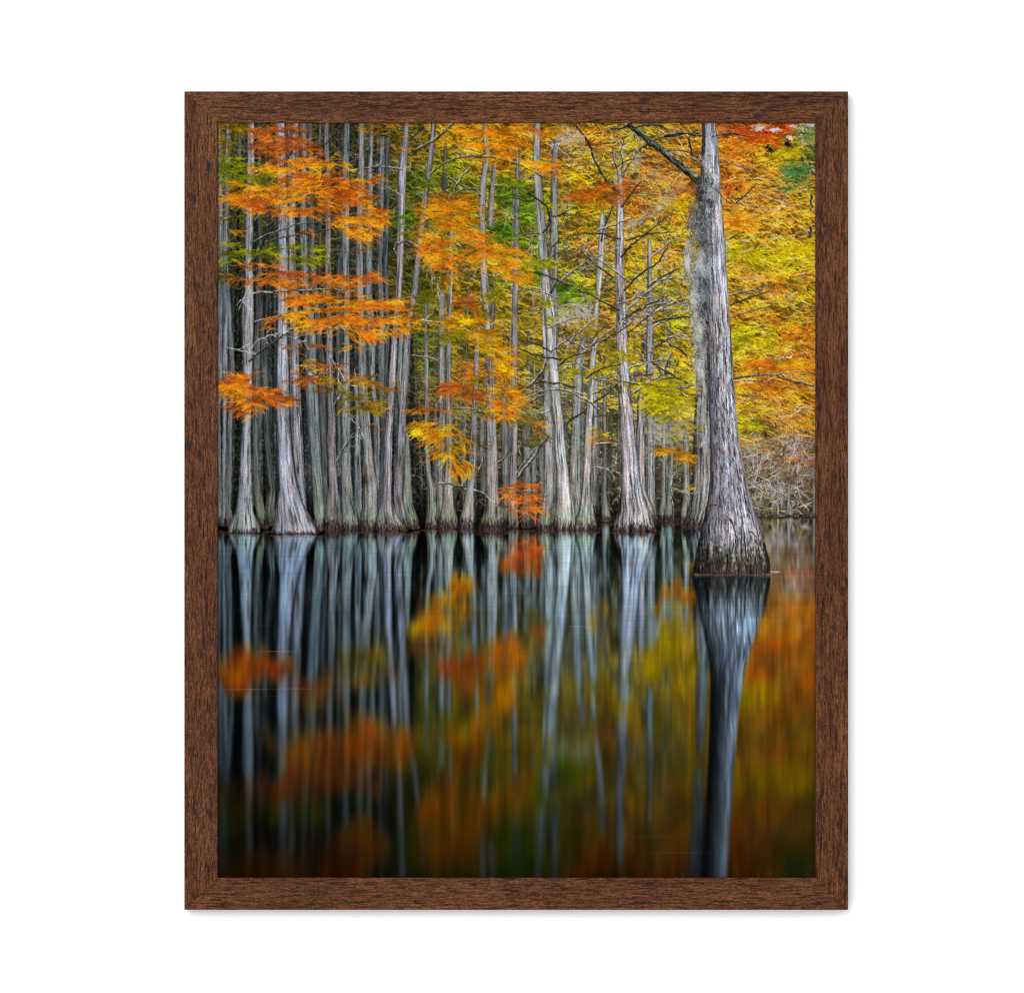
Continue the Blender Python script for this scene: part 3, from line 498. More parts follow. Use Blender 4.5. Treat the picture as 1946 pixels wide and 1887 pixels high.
def paint_leaves(A0):
    A = Layer(); s = [1000]
    def C(P, pal, **k): s[0] += 1; cluster(A, P, pal, seed=s[0], **k)
    # green and olive boughs behind the orange ones, left
    C([(412,232),(470,232),(475,246),(440,255),(436,290),(420,296),(412,290)], OLV, dens=.05)
    C([(412,296),(445,298),(465,300),(468,318),(440,316),(412,310)], YG, hole=.42)
    C([(412,310),(450,318),(500,318),(530,330),(525,355),(480,358),(440,352),(412,350)], YG, dens=.06)
    C([(412,400),(440,408),(460,430),(462,448),(430,440),(412,436)], OLV); C([(412,465),(440,462),(465,480),(460,496),(430,505),(412,500)], YG, hole=.42)
    C([(412,505),(440,520),(450,545),(430,542),(412,530)], [(30,60,12),(60,90,12),(100,104,14)], hole=.42)
    C([(480,470),(500,463),(525,470),(525,492),(495,498),(478,492)], YG); C([(548,470),(580,466),(612,464),(620,478),(606,490),(612,500),(595,500),(580,498),(560,498),(546,490)], YG, dens=.06)
    C([(690,466),(730,468),(760,472),(748,482),(710,480)], OLV)
    C([(740,400),(775,390),(790,410),(780,450),(755,448),(740,430)], [(70,104,8),(104,140,10),(130,150,12)], hole=.45)
    C([(690,234),(765,234),(760,252),(720,250),(690,246)], [(120,92,12),(165,112,14),(190,120,18)]); C([(700,262),(760,262),(775,280),(740,275)], OR, hole=.5)
    # orange boughs, left
    C([(480,262),(500,240),(530,236),(568,240),(572,268),(600,284),(612,300),(580,305),(540,312),(500,308),(482,290)], RUST, dens=.055, hole=.36)
    C([(470,322),(500,314),(530,318),(560,302),(590,296),(622,294),(626,314),(600,318),(575,334),(556,340),(530,332),(500,330),(476,332)], ORB, dens=.055)
    C([(632,310),(650,298),(662,312),(664,324),(646,326)], YO)
    C([(412,372),(440,365),(455,352),(475,360),(520,352),(555,342),(590,332),(640,330),(672,332),(690,345),(712,330),(720,345),(700,362),(705,385),(726,398),(734,424),(712,432),(704,444),(706,458),(682,460),(664,448),(640,425),(600,402),(560,410),(530,404),(500,404),(480,412),(470,395),(440,386),(415,382)], OR+[(252,160,18)], dens=.062, hole=.37)
    C([(545,345),(600,335),(640,340),(655,352),(610,372),(570,378),(540,368)], ORB, dens=.05, hole=.42); C([(640,402),(690,396),(728,405),(730,424),(690,430),(650,420)], ORB, dens=.06, hole=.4)
    C([(575,432),(588,434),(590,444),(578,444)], OR); C([(712,438),(722,440),(718,446)], OR)
    C([(428,528),(450,515),(470,503),(490,496),(512,498),(536,515),(560,512),(572,520),(590,528),(575,540),(545,548),(520,545),(490,536),(462,528),(440,540)], RUST[1:]+[(232,130,20)], dens=.055)
    C([(590,518),(612,514),(650,516),(672,524),(700,520),(712,516),(705,528),(724,532),(726,546),(712,562),(690,562),(660,548),(620,546),(592,536)], OR, dens=.055, hole=.4)
    C([(545,548),(580,560),(610,556),(650,566),(690,560),(700,572),(745,556),(750,570),(785,598),(780,625),(752,640),(738,628),(715,640),(718,655),(700,660),(680,640),(650,628),(615,622),(580,628),(545,625),(508,622),(505,612),(530,600),(560,595),(548,575)], ORB, dens=.066, hole=.36)
    C([(515,668),(535,660),(548,664),(545,672)], YO); C([(548,662),(565,660),(562,676),(545,672)], OR); C([(570,658),(590,650),(612,654),(618,668),(602,674),(585,664),(570,668)], OR, dens=.06); C([(662,650),(678,645),(684,655),(668,672)], ORB)
    C([(566,684),(585,688),(600,698),(598,706),(575,700)], YO); C([(608,694),(625,690),(650,700),(644,708),(618,704)], OR); C([(588,676),(606,672),(604,682)], OR)
    C([(415,722),(440,712),(470,714),(482,722),(478,735),(498,740),(520,738),(522,750),(545,752),(557,762),(552,768),(530,764),(510,768),(490,768),(475,778),(465,792),(456,790),(450,778),(432,774),(436,760),(428,745),(415,740)], OR+[(252,150,18)], dens=.075, hole=.33)
    C([(552,708),(580,706),(610,716),(602,728),(605,750),(585,745),(570,735)], RUST, hole=.42); C([(605,712),(625,715),(650,742),(664,748),(660,756),(640,748),(615,728)], OLV, dens=.06)
    C([(660,712),(690,712),(720,725),(752,730),(752,742),(720,742),(700,736),(680,730),(662,722)], [(150,90,14),(205,120,16),(190,140,14)], dens=.065); C([(650,750),(690,752),(712,762),(730,778),(728,792),(705,785),(690,780),(665,778),(648,768)], OLV, dens=.055); C([(704,805),(718,800),(716,812),(706,814)], OR)
    # middle
    C([(782,440),(800,440),(815,450),(806,456),(790,452)], OR); C([(798,440),(832,436),(845,448),(856,475),(850,480),(866,498),(872,520),(876,545),(860,540),(840,520),(815,500),(800,480)], ORB, dens=.06, hole=.4)
    C([(792,395),(812,375),(840,370),(858,378),(890,370),(896,384),(910,410),(918,430),(900,438),(870,425),(840,420),(812,425),(795,420)], [(190,110,14),(225,132,14),(240,150,16)], dens=.06, hole=.36)
    C([(812,425),(850,420),(900,434),(930,442),(938,462),(955,466),(980,474),(1002,490),(1006,515),(1012,534),(990,535),(970,532),(975,525),(940,515),(910,505),(880,500),(860,492),(895,480),(900,465),(860,440)], ORB[1:]+[(250,180,30)], dens=.06, hole=.34)
    C([(860,566),(880,560),(905,572),(908,590),(880,600),(860,590)], RUST, dens=.05); C([(850,600),(888,602),(910,612),(935,622),(940,640),(958,650),(968,668),(980,688),(966,690),(968,712),(960,728),(945,716),(940,690),(930,668),(900,648),(880,640),(858,630),(850,615)], YO, dens=.06, hole=.34)
    C([(860,625),(890,632),(885,650),(865,652)], OLV, hole=.45); C([(880,700),(905,694),(925,690),(940,698),(930,712),(905,715),(900,725),(882,722)], ORB, dens=.05); C([(795,602),(820,615),(822,635),(808,628)], YO, hole=.45)
    C([(828,722),(870,726),(898,738),(912,750),(925,770),(905,764),(880,755),(850,748),(830,742)], [(150,70,16),(196,86,16),(215,100,20)], dens=.05, hole=.4); C([(780,762),(815,764),(852,770),(855,780),(842,786),(812,780),(780,782)], OR, dens=.06, hole=.4)
    C([(925,790),(935,776),(942,745),(950,735),(975,742),(995,755),(992,775),(970,785),(960,795),(944,800)], ORB, dens=.07, hole=.34); C([(960,780),(990,785),(1018,795),(1034,815),(1030,822),(1010,808),(985,800),(960,796)], OR, dens=.055, hole=.4)
    C([(970,735),(1000,740),(1015,760),(1000,770),(985,758)], YO, hole=.42)
    C([(780,806),(800,802),(830,806),(850,812),(872,826),(885,845),(902,860),(900,868),(888,872),(892,890),(890,902),(868,898),(858,912),(860,890),(870,880),(850,868),(830,870),(822,862),(828,845),(815,830),(790,822)], YO, dens=.075, hole=.32, th=.6)
    C([(780,845),(792,850),(795,858),(784,856)], OR); C([(906,832),(922,828),(920,850),(908,855)], OLV, dens=.06)
    C([(955,932),(975,922),(1000,920),(1010,908),(1012,924),(1028,932),(1028,944),(1005,948),(980,940),(962,940)], [(196,92,26),(228,112,26),(244,132,34)], dens=.06, hole=.33, th=.25); C([(960,948),(995,952),(1030,962),(1028,975),(1018,982),(995,982),(985,968)], [(190,86,26),(222,106,26),(240,126,34)], dens=.06, hole=.33, th=.25); C([(948,955),(965,962),(985,972),(985,980),(965,975)], [(140,60,24),(180,84,40)], hole=.4)
    # upper middle and right
    C([(866,240),(910,236),(960,240),(1000,238),(1040,256),(1046,266),(1020,268),(1000,256),(985,272),(978,290),(962,305),(950,294),(946,272),(920,268),(925,282),(900,278),(880,262)], OR[1:]+[(250,150,16)], dens=.05, hole=.42)
    C([(1000,310),(1030,304),(1045,300),(1060,318),(1090,322),(1105,345),(1105,362),(1085,365),(1075,345),(1050,330),(1022,330),(1002,322)], ORB[1:]+[(252,196,16)], dens=.055, hole=.38)
    C([(1065,380),(1100,368),(1125,350),(1150,345),(1172,362),(1168,388),(1130,396),(1100,386)], [(160,74,16),(200,92,20),(216,104,20)], dens=.05, hole=.4)
    C([(960,350),(985,330),(1000,350),(985,370),(968,375)], GRN, dens=.05, hole=.42); C([(935,440),(960,430),(975,440),(972,460),(945,458)], GRN, dens=.05); C([(1000,500),(1018,495),(1022,530),(1008,540)], GRN, dens=.05, hole=.4)
    C([(1072,545),(1090,540),(1100,552),(1085,575),(1068,572)], GRN, dens=.05, hole=.4); C([(1180,330),(1210,340),(1224,372),(1215,395),(1188,390)], [(170,70,18),(200,84,22)], dens=.035, hole=.45)
    C([(1282,375),(1300,372),(1312,385),(1300,400),(1276,398)], [(220,170,14),(236,210,14)], dens=.06); C([(1300,345),(1318,350),(1318,380),(1300,385),(1288,372)], [(190,80,20),(212,100,28)], dens=.05)
    C([(1226,728),(1262,742),(1285,732),(1285,760),(1255,772),(1230,775),(1222,790)], YG[2:]+[(214,190,14)], dens=.05); C([(1230,740),(1260,720),(1318,715),(1318,765),(1280,775),(1240,780)], [(150,140,14),(190,176,14),(218,196,12)], dens=.045)
    C([(1240,850),(1275,852),(1300,858),(1315,872),(1312,895),(1295,880),(1265,868)], [(190,120,14),(222,150,14),(232,160,18)], dens=.055); C([(1254,828),(1280,826),(1278,840),(1256,840)], YG, dens=.05); C([(1296,918),(1314,914),(1314,928),(1300,930)], YO, hole=.45)
    C([(1078,785),(1100,787),(1098,796),(1080,796)], YO, dens=.07); C([(1128,815),(1148,820),(1160,828),(1150,838),(1130,836)], YO, dens=.055)
    # far right
    C([(1384,240),(1410,236),(1450,240),(1500,236),(1512,244),(1506,262),(1488,258),(1480,275),(1460,280),(1430,268),(1400,262)], [(150,44,10),(200,66,10),(228,82,10),(236,96,12)], dens=.05, hole=.36)
    C([(1508,240),(1549,240),(1549,300),(1530,290),(1512,270)], [(70,104,40),(120,140,60),(166,168,90)], dens=.05, hole=.4)
    C([(1384,270),(1400,272),(1420,282),(1420,292),(1395,290)], OR, dens=.05); C([(1478,285),(1495,270),(1515,276),(1530,290),(1520,306),(1490,312)], [(170,150,12),(205,185,14),(214,170,18)], dens=.05)
    C([(1376,335),(1390,330),(1405,340),(1400,362),(1378,368)], [(180,74,18),(205,88,24)], dens=.04)
    C([(1492,310),(1520,306),(1536,325),(1530,352),(1512,360),(1500,340)], [(30,84,36),(58,120,52),(96,150,84)], dens=.05, hole=.38)
    C([(1535,325),(1549,330),(1549,368),(1538,366),(1530,350)], [(220,140,14),(240,170,14)], dens=.05); C([(1380,415),(1400,408),(1430,420),(1440,440),(1415,440),(1390,428)], ORB, dens=.05)
    C([(1378,460),(1405,460),(1450,480),(1470,500),(1440,510),(1410,500),(1390,490)], [(170,168,10),(214,196,12),(236,206,14)], dens=.05, hole=.4); C([(1470,470),(1510,466),(1549,456),(1549,490),(1510,510),(1480,500)], [(196,170,12),(232,196,12),(244,210,16)], dens=.05, hole=.4)
    C([(1400,615),(1440,618),(1470,626),(1460,668),(1420,662),(1396,650)], [(176,168,12),(210,190,12),(240,204,14)], dens=.05, hole=.4); C([(1400,690),(1450,680),(1510,676),(1549,668),(1549,702),(1490,706),(1430,708),(1398,706)], ORB, dens=.05, hole=.38)
    C([(1430,730),(1470,724),(1490,740),(1480,752),(1450,748)], OR, dens=.05); C([(1490,620),(1549,622),(1549,650),(1500,650)], ORB, dens=.05, hole=.38)
    C([(1402,798),(1425,796),(1442,810),(1425,822),(1402,824)], [(170,164,10),(214,200,12)], dens=.06); C([(1500,794),(1549,792),(1549,812),(1520,812)], ORB, dens=.05); C([(1500,862),(1520,866),(1540,876),(1520,884),(1502,876)], [(190,110,30),(222,140,30)], dens=.045)

    # a hair of blur softens the needles' cut-out edges and joins them to what is behind
    al = A.a; pm_ = A.rgb*al[..., None]
    r1 = .34; al = al*(1-r1)+blur1(blur1(al, 1, 0), 1, 1)*r1; pm_ = pm_*(1-r1)+blur1(blur1(pm_, 1, 0), 1, 1)*r1
    A0.rgb = A0.rgb*(1-al[..., None])+pm_

def paint_big():
    Bg = Layer()
    r = np.random.default_rng(77)
    br = lambda P, w0, w1, c, s, **k: branch(Bg, P, w0, w1, c, s, **k)
    br([(1240,300),(1212,300),(1190,305),(1170,318)], 2.2, 1.4, (70,66,54), 201); br([(1215,283),(1245,264),(1270,258),(1300,254),(1330,253)], 3.6, 3.2, (78,80,68), 202)
    br([(1212,240),(1238,236),(1258,240),(1272,248)], 3, 4, (96,96,88), 203); br([(1262,258),(1290,252),(1330,257),(1390,254),(1412,256)], 5, 1.2, (84,88,76), 204); br([(1160,244),(1180,244),(1194,240)], 4, 4, (76,80,74), 205)
    br([(1185,234),(1200,246),(1222,276)], 1.4, 1, (200,190,170), 206); br([(1242,282),(1262,286),(1290,284),(1310,290),(1330,300)], 1.6, 2.2, (100,100,94), 207); br([(1278,290),(1300,298),(1325,306)], 1.8, 2, (120,120,114), 208)
    br([(1366,302),(1390,310),(1415,318),(1440,326)], 1.4, 1, (150,130,120), 209); br([(1308,262),(1312,280),(1316,296)], 3.6, 1.6, (60,44,38), 210)
    br([(1194,236),(1220,256),(1240,272),(1262,288),(1285,308),(1308,326),(1325,342),(1340,358)], 10, 14, (66,74,66), 211, light=1.45, wig=1.4)
    trunk(Bg, [(232,1335,1360),(255,1334,1362),(280,1333,1364.6),(320,1330.6,1367.7),(360,1329.6,1370),(400,1328,1372.5),(450,1329.6,1377),(500,1334,1380.5),(560,1338,1384),(600,1340,1386),(655,1343,1391),(710,1344.6,1394),(765,1347,1398.5),(820,1349,1402.5),(875,1350,1410.7),(917,1349.5,1418),(944,1346,1425),(972,1340,1434),(999,1333.6,1444),(1027,1328,1453.5),(1054.5,1322.5,1460),(1074,1318.5,1464),(1093,1317,1464)],
          (150,148,160), 800, lit=.30, con=1.15, base=1092, moss=.8, lich=.15, fine=1.15, dk=74, rough=1.6, edge=.45)
    # shaggy peeling strips of bark, following the flare of the trunk
    n = 620; y = r.uniform(690, 1032, n); u = r.uniform(-.92, .92, n)
    yy = np.array([232,450,600,700,820,917,972,1027,1093]); cl = np.interp(y, yy, [1338,1329.6,1340,1344,1349,1349.5,1340,1328,1317]); cr = np.interp(y, yy, [1356,1377,1386,1394,1402,1418,1434,1453,1464])
    c = (cl+cr)/2; h = (cr-cl)/2; l = r.uniform(5, 18, n); x = c+u*h
    h2 = np.interp(y+l, yy, (np.array([1356,1377,1386,1394,1402,1418,1434,1453,1464])-np.array([1338,1329.6,1340,1344,1349,1349.5,1340,1328,1317]))/2); c2 = np.interp(y+l, yy, (np.array([1356,1377,1386,1394,1402,1418,1434,1453,1464])+np.array([1338,1329.6,1340,1344,1349,1349.5,1340,1328,1317]))/2)
    x2 = c2+u*h2+r.normal(0, 1.4, n)
    b = np.where(r.random(n) < .5, r.uniform(.28, .55, n), r.uniform(.85, 1.2, n))*(1+.26*u)
    Bg.seg(x, y, x2, y+l, np.clip(np.array((140,138,150))*b[:, None], 0, 225), r.uniform(.6, 1.3, n))
    k = r.random(n) < .06; k &= y > 930; Bg.seg(x[k], y[k], x2[k], (y+l*.7)[k], np.array((140,92,70)), 1.3)
    for P, w, cc in [([(1346,960),(1354,957),(1363,960)], 2.6, (150,126,112)), ([(1389,985),(1394,1000),(1398,1012)], 3, (120,72,52)), ([(1427,1008),(1434,1016),(1441,1024)], 2.6, (176,150,136)), ([(1436,1024),(1440,1034)], 2.6, (150,96,70)), ([(1420,975),(1428,988)], 2, (170,150,140))]:
        branch(Bg, P, w, 1.2, cc, 220, light=1.2)
    # Spanish moss: a matted beard down the left side of the trunk and wisps on the limbs
    def moss(n, box, wl, wr, seed, c0, c1, ln=(6, 18), wd=(.7, 1.1)):
        q = np.random.default_rng(seed)
        y = q.uniform(box[0], box[1], n); t = q.random(n)
        xl = np.interp(y, *wl); xr = np.interp(y, *wr)
        fr = (vnoise(y/9, y*0, seed)-.5)*15*(1-t)
        x = xl+(xr-xl)*t+fr
        g = fbm(x/8, y/19, seed+1, 3); d = vnoise(x/3.4, y/26, seed+2)
        v = np.clip((g-.5)*2.3+.42+(d-.5)*.7+q.normal(0, .27, n), 0, 1)
        kk = q.random(n) < np.clip(.2+1.5*t*(1-t)*2+.5*t, 0, 1)*np.clip((vnoise(x/7, y/24, seed+7)-.15)*2.2, .15, 1); x = x[kk]; y = y[kk]; v = v[kk]; n = len(x)
        o = np.argsort(v+q.normal(0, .25, n)); x = x[o]; y = y[o]; v = v[o]
        th = np.pi/2+q.normal(0, .42, n); l = q.uniform(*ln, n)
        c = lerp(np.array(c0, float), np.array(c1, float), v[:, None])
        xm = x+np.cos(th)*l*.5; ym = y+np.sin(th)*l*.5; th2 = th+q.normal(0, .6, n)
        w_ = q.uniform(*wd, n)
        Bg.seg(x, y, xm, ym, c, w_); Bg.seg(xm, ym, xm+np.cos(th2)*l*.5, ym+np.sin(th2)*l*.5, c, w_)
    Yk = [335,360,380,410,440,470,490,515,540,560,580,600,640,660,700,740,800,860]
    Lk = [1332,1324,1316,1308,1307,1304,1297,1300,1307,1309,1310,1311,1320,1320,1322,1325,1328,1332]
    Rk = [1350,1350,1352,1352,1350,1352,1354,1352,1350,1348,1344,1342,1340,1342,1342,1342,1342,1344]
    A1 = np.array(Lk); A2 = np.array(Rk)
    moss(4200, (340, 640), (Yk, A1+2), (Yk, A2), 901, (44,46,46), (184,190,194), ln=(8, 24), wd=(.5, .7))
    moss(620, (470, 640), (Yk, A1-1), (Yk, A1+13), 902, (110,108,98), (206,204,194), ln=(5, 15))
    moss(560, (600, 710), (Yk, A1), (Yk, A2-6), 903, (92,92,84), (206,204,194), ln=(6, 18))
    moss(150, (700, 850), (Yk, A1), (Yk, A2), 904, (112,110,100), (184,182,172), ln=(6, 18))
    moss(700, (290, 400), ([290,400], [1334,1330]), ([290,400], [1352,1356]), 905, (44,44,42), (190,190,190), ln=(3, 9))
    moss(110, (640, 664), ([640,670], [1338,1340]), ([640,670], [1386,1366]), 906, (70,66,64), (150,146,144), ln=(6, 14))
    # wisps
    def wisp(n, P0, P1, w, seed, c):
        q = np.random.default_rng(seed); t = q.random(n)
        x = P0[0]+(P1[0]-P0[0])*t+q.normal(0, w, n); y = P0[1]+(P1[1]-P0[1])*t+q.normal(0, w*.8, n)
        a = np.arctan2(P1[1]-P0[1], P1[0]-P0[0])+q.normal(0, .6, n); l = q.uniform(3, 10, n)
        Bg.seg(x, y, x+np.cos(a)*l, y+np.sin(a)*l, np.array(c)*q.uniform(.65, 1.15, (n, 1)), .8)
    wisp(130, (1300,345), (1262,385), 7, 911, (176,158,132)); wisp(130, (1270,375), (1235,405), 7, 912, (178,164,128)); wisp(100, (1214,290), (1204,325), 4, 913, (176,170,140)); wisp(90, (1184,325), (1168,345), 6, 914, (176,168,156)); wisp(90, (1238,312), (1252,345), 8, 915, (176,150,120))
    wisp(90, (1215,418), (1196,430), 4, 916, (186,180,160)); wisp(130, (1318,560), (1322,640), 4, 917, (196,190,172)); wisp(90, (1322,690), (1326,740), 4, 918, (176,172,160)); wisp(40, (1382,440), (1384,490), 2, 919, (190,186,180))
    # crossing twigs in front
    br([(1347,352),(1365,362),(1374,376),(1392,388)], 1.6, 1.2, (130,112,104), 230); br([(1352,260),(1370,255),(1395,253),(1412,256),(1440,262)], 2, 1, (90,86,76), 231)
    return Bg

def paint():
    TOPS.clear(); A = paint_upper(); paint_trunks(A); paint_limbs(A); paint_leaves(A); Bg = paint_big()
    up = A.rgb
    # bits of open sky at the top right
    r = np.random.default_rng(3)
    for x0, y0, sx, sy, n in [(1443,243,9,4,110),(1472,247,9,3,110),(1500,262,6,4,60),(1542,237,8,3,60),(1506,240,6,2,30),(1527,250,12,9,30)]:
        x = r.normal(x0, sx*.6, n); y = r.normal(y0, sy*.7, n); A.seg(x, y, x+r.uniform(-3, 3, n), y+r.uniform(-1.5, 1.5, n), np.array((226,222,228))*r.uniform(.8, 1.1, (n, 1)), 1.2)
    for x0, y0, n, sx, sy in [(1496,272,90,3.5,4),(1465,284,40,2.5,2),(1458,278,26,2,2)]:
        x = r.normal(x0, sx, n); y = r.normal(y0, sy, n); A.seg(x, y, x+r.normal(0, 1.4, n), y+r.uniform(1, 5, n), (34,26,12), 1.2)
    X = PX0+(np.arange(W)+.5)/SS; Y = PY0+(np.arange(H)+.5)/SS
    XX, YY = np.meshgrid(X, Y)
    up = np.clip(up, 0, 255)
    # lens falloff of the photograph: corners of the print are a little darker
    # ---- the water: the wood upside down, drawn out by a long exposure
    ax = [(412,1008),(424,1010),(428,1015),(496,1015),(500,1008),(510,1010),(514,1017),(612,1017),(617,1010.5),(702,1010.5),(708,1012.5),(778,1012.5),(802,1007),(902,1007),(907,1010.5),(964,1010.5),(970,1007),(1012,1007),(1017,1010.5),(1134,1010.5),(1139,995),(1157,995),(1160,1013),(1252,1013),(1258,995),(1294,994),(1298,1006),(1331,1006),(1336,987),(1432,985.5),(1549,985)]
    axis = np.interp(X, [p[0] for p in ax], [p[1] for p in ax])
    D = YY-axis[None, :]
    src = axis[None, :]-9-D*.98
    sy = np.clip(((src-PY0)*SS), 0, H-1).astype(int)
    mir = up[sy, np.arange(W)[None, :].repeat(H, 0)]
    mb = np.zeros((H, W, 4), np.float32)
    axb = 1092.5; syb = ((2*axb-YY-PY0)*SS).astype(int); okb = (syb >= 0) & (syb < H) & (YY > axb)
    syb = np.clip(syb, 0, H-1); ci = np.arange(W)[None, :].repeat(H, 0)
    ab = Bg.a[syb, ci]*okb
    cx_ = np.interp(2*axb-YY[:, 0], [517, 700, 917, 1093], [1357, 1370, 1384, 1390])[:, None]; hw_ = np.interp(2*axb-YY[:, 0], [517, 700, 917, 1093], [23, 25, 34, 73])[:, None]
    ramp = np.clip(.64+.6*(XX-cx_)/hw_, .20, 1.2); ramp = np.where(XX < cx_-hw_*1.08, .55, ramp); ramp = lerp(1.0, ramp, smooth(1150, 1330, YY))
    mb[..., :3] = Bg.rgb[syb, ci]*(ab*ramp)[..., None]; mb[..., 3] = ab
    def levels(im, spec, d):
        outs = [blur1(blur1(im, v*SS, 0), h_*SS, 1) for (dd, v, h_) in spec]
        ds = [dd for (dd, v, h_) in spec]
        res = outs[0].copy()
        for i in range(1, len(ds)):
            t = smooth(ds[i-1], ds[i], d)[..., None]
            res = res*(1-t)+outs[i]*t
        return res
    y0 = int((975-PY0)*SS)
    spec = [(0, 2.2, .3), (60, 6.5, .7), (200, 11, 1.4), (420, 15, 2.5), (650, 19, 3.6)]
    wat = np.zeros_like(up); wat[y0:] = levels(mir[y0:], spec, D[y0:])
    wb = levels(mb[y0:], [(0, 2, .3), (70, 8, .6), (260, 14, 1.2), (575, 20, 2.4)], YY[y0:]-axb)
    # water takes some of the light: darker and deeper towards the viewer
    dd = np.clip(D, 0, None)
    def sink(im, d, k0, k1):
        l = im.mean(-1, keepdims=True)
        im = l+(im-l)*1.12
        f = np.interp(d, [0, 40, 180, 330, 480, 650], k0)[..., None]
        c = np.interp(d, [0, 60, 650], [1.0, 1.12, 1.25])[..., None]
        q = np.clip(im/255, 0, 1)**c*f*255
        return q*np.array(k1)
    # grey bark turns blue-green in the water
    l = wat.mean(-1, keepdims=True); sat = (wat.max(-1, keepdims=True)-wat.min(-1, keepdims=True))/(l+8)
    kk = np.clip(1.15-sat*1.3, 0, 1); kt = kk*(1-.9*smooth(1385, 1440, XX))[..., None]; wat = wat*(1+kt*np.array((-.085, .01, .05)))*(1+(1-kk)*smooth(900, 1150, XX)[..., None]*np.array((.04, -.03, -.08)))
    lu = wat.mean(-1, keepdims=True); wat = wat*(np.interp(lu, [0, 38, 85, 140, 255], [.25, .55, 1.02, 1.10, 1.0])*kk+(1-kk))
    wm_ = np.clip((wat[..., 0]-wat[..., 1])/(wat[..., 0]+6)*2.4-.35, 0, 1); wat[..., 1] *= 1-.16*wm_; wat[..., 0] *= 1-.05*wm_
    left = smooth(820, 560, XX)
    w1 = sink(wat, dd, [.99, .97, .89, .76, .55, .36], (.98, 1.0, 1.04))
    w1 = w1*(1-.12*left)[..., None]*(1-.25*smooth(1480, 1667, YY)*left)[..., None]
    q = w1[y0:]; cb = wb[..., :3]*np.interp(YY[y0:]-axb, [0, 60, 300, 575], [.72, .95, .78, .46])[..., None]*(1+(fbm(XX[y0:]/4.2+(vnoise(YY[y0:]/40, XX[y0:]*0, 71)-.5)*2, YY[y0:]/46, 72, 3)-.5)*1.25*smooth(640, 60, YY[y0:]-axb))[..., None]*np.array((.84, 1.0, 1.10))
    w1[y0:] = q*(1-wb[..., 3:4])+cb
    # fine vertical shiver and faint level streaks of drifting specks
    w1 = w1*(1+(fbm(XX/2.6, YY/60, 51, 2)-.5)*.20*smooth(0, 30, dd)*smooth(560, 150, dd))[..., None]
    w1 = w1*(1+(fbm(XX/110, YY/2.0, 52, 2)-.5)*.13*smooth(420, 60, dd))[..., None]
    wq = smooth(1.2, 2.0, (w1[..., 0]+4)/(w1[..., 2]+4))*smooth(60, 240, dd)
    w1 = w1*(1+(fbm(XX/10, YY/120, 57, 2)-.5)*.34*wq)[..., None]
    pt = smooth(.44, .66, fbm(XX/46+YY/300, YY/70, 58, 3))*wq*.32*smooth(800, 1000, XX)
    w1 = lerp(w1, w1.mean(-1, keepdims=True)*np.array((.86, .86, .30)), pt[..., None])
    w1 = w1*(1-.06*smooth(900, 1200, XX)*smooth(60, 420, dd))[..., None]
    stx = r.uniform(PX0, PX1, 90); sty = 1022+r.random(90)**1.6*560; 
    for x, y in zip(stx, sty):
        l = r.uniform(6, 36); a = r.uniform(.05, .22)*(1.0 if y < 1330 else .4); t = np.exp(-((XX[0]-x)/l)**2)
        i = int((y-PY0)*SS); 
        for o, k in ((0, 1), (1, .6), (-1, .5)):
            if 0 <= i+o < H: w1[i+o] = w1[i+o]*(1-(a*k*t)[:, None])+np.array((180,124,90))*(a*k*t)[:, None]*.8
    for x, y, l, a in [(530,1238,30,.55),(470,1310,48,.4),(560,1309,36,.3),(1290,1620,60,.16),(1240,1590,60,.10),(1100,1190,24,.4)]:
        t = np.exp(-((XX[0]-x)/l)**2); i = int((y-PY0)*SS)
        for o, k in ((0, 1), (1, .8), (-1, .5)): w1[i+o] = w1[i+o]*(1-(a*k*t)[:, None])+np.array((206,140,100))*(a*k*t)[:, None]
    # a floating line of reddish specks where the trunks meet the water
    M = smooth(-.6, .6, D+(vnoise(XX/7, XX*0, 61)-.5)*2.0)
    out = up*(1-M[..., None])+w1*M[..., None]
    n = 1500; x = r.uniform(PX0, 1300, n); yb = np.interp(x, X, axis)
    L = Layer(); y = yb+np.abs(r.normal(0, 3.2, n))-1
    L.seg(x, y, x+r.uniform(2, 10, n), y, np.array((112,74,60))*r.uniform(.4, 1.4, (n, 1)), 1.0)
    out = out*(1-(L.a*.38)[..., None])+L.rgb*(L.a*.38)[..., None]
    # big trunk over everything, with its waterline
    ba = (Bg.a*(YY <= 1093.2))[..., None]
    out = out*(1-ba)+Bg.rgb*ba
    L = Layer(); n = 260; x = r.uniform(1317, 1463, n); y = 1092.5+r.normal(0, .8, n); L.seg(x, y, x+r.uniform(2, 8, n), y, np.array((120,80,64))*r.uniform(.3, 1.2, (n, 1)), .6)
    n = 30; x = r.uniform(1462, 1476, n); y = 1086.5+r.normal(0, .6, n); L.seg(x, y, x+r.uniform(3, 9, n), y, np.array((220,190,182))*r.uniform(.8, 1.1, (n, 1)), 1.0)
    out = out*(1-(L.a*.8)[..., None])+L.rgb*(L.a*.8)[..., None]
    out = np.clip(out, 0, 255)
    return out.reshape(H//2, 2, W//2, 2, 3).mean((1, 3))

WOODGAIN = 1.0
AMB = 1.06; KEYW = 105.0; KSIZE = 1.45; KPOS = (-0.74, -4.2, 0.84)

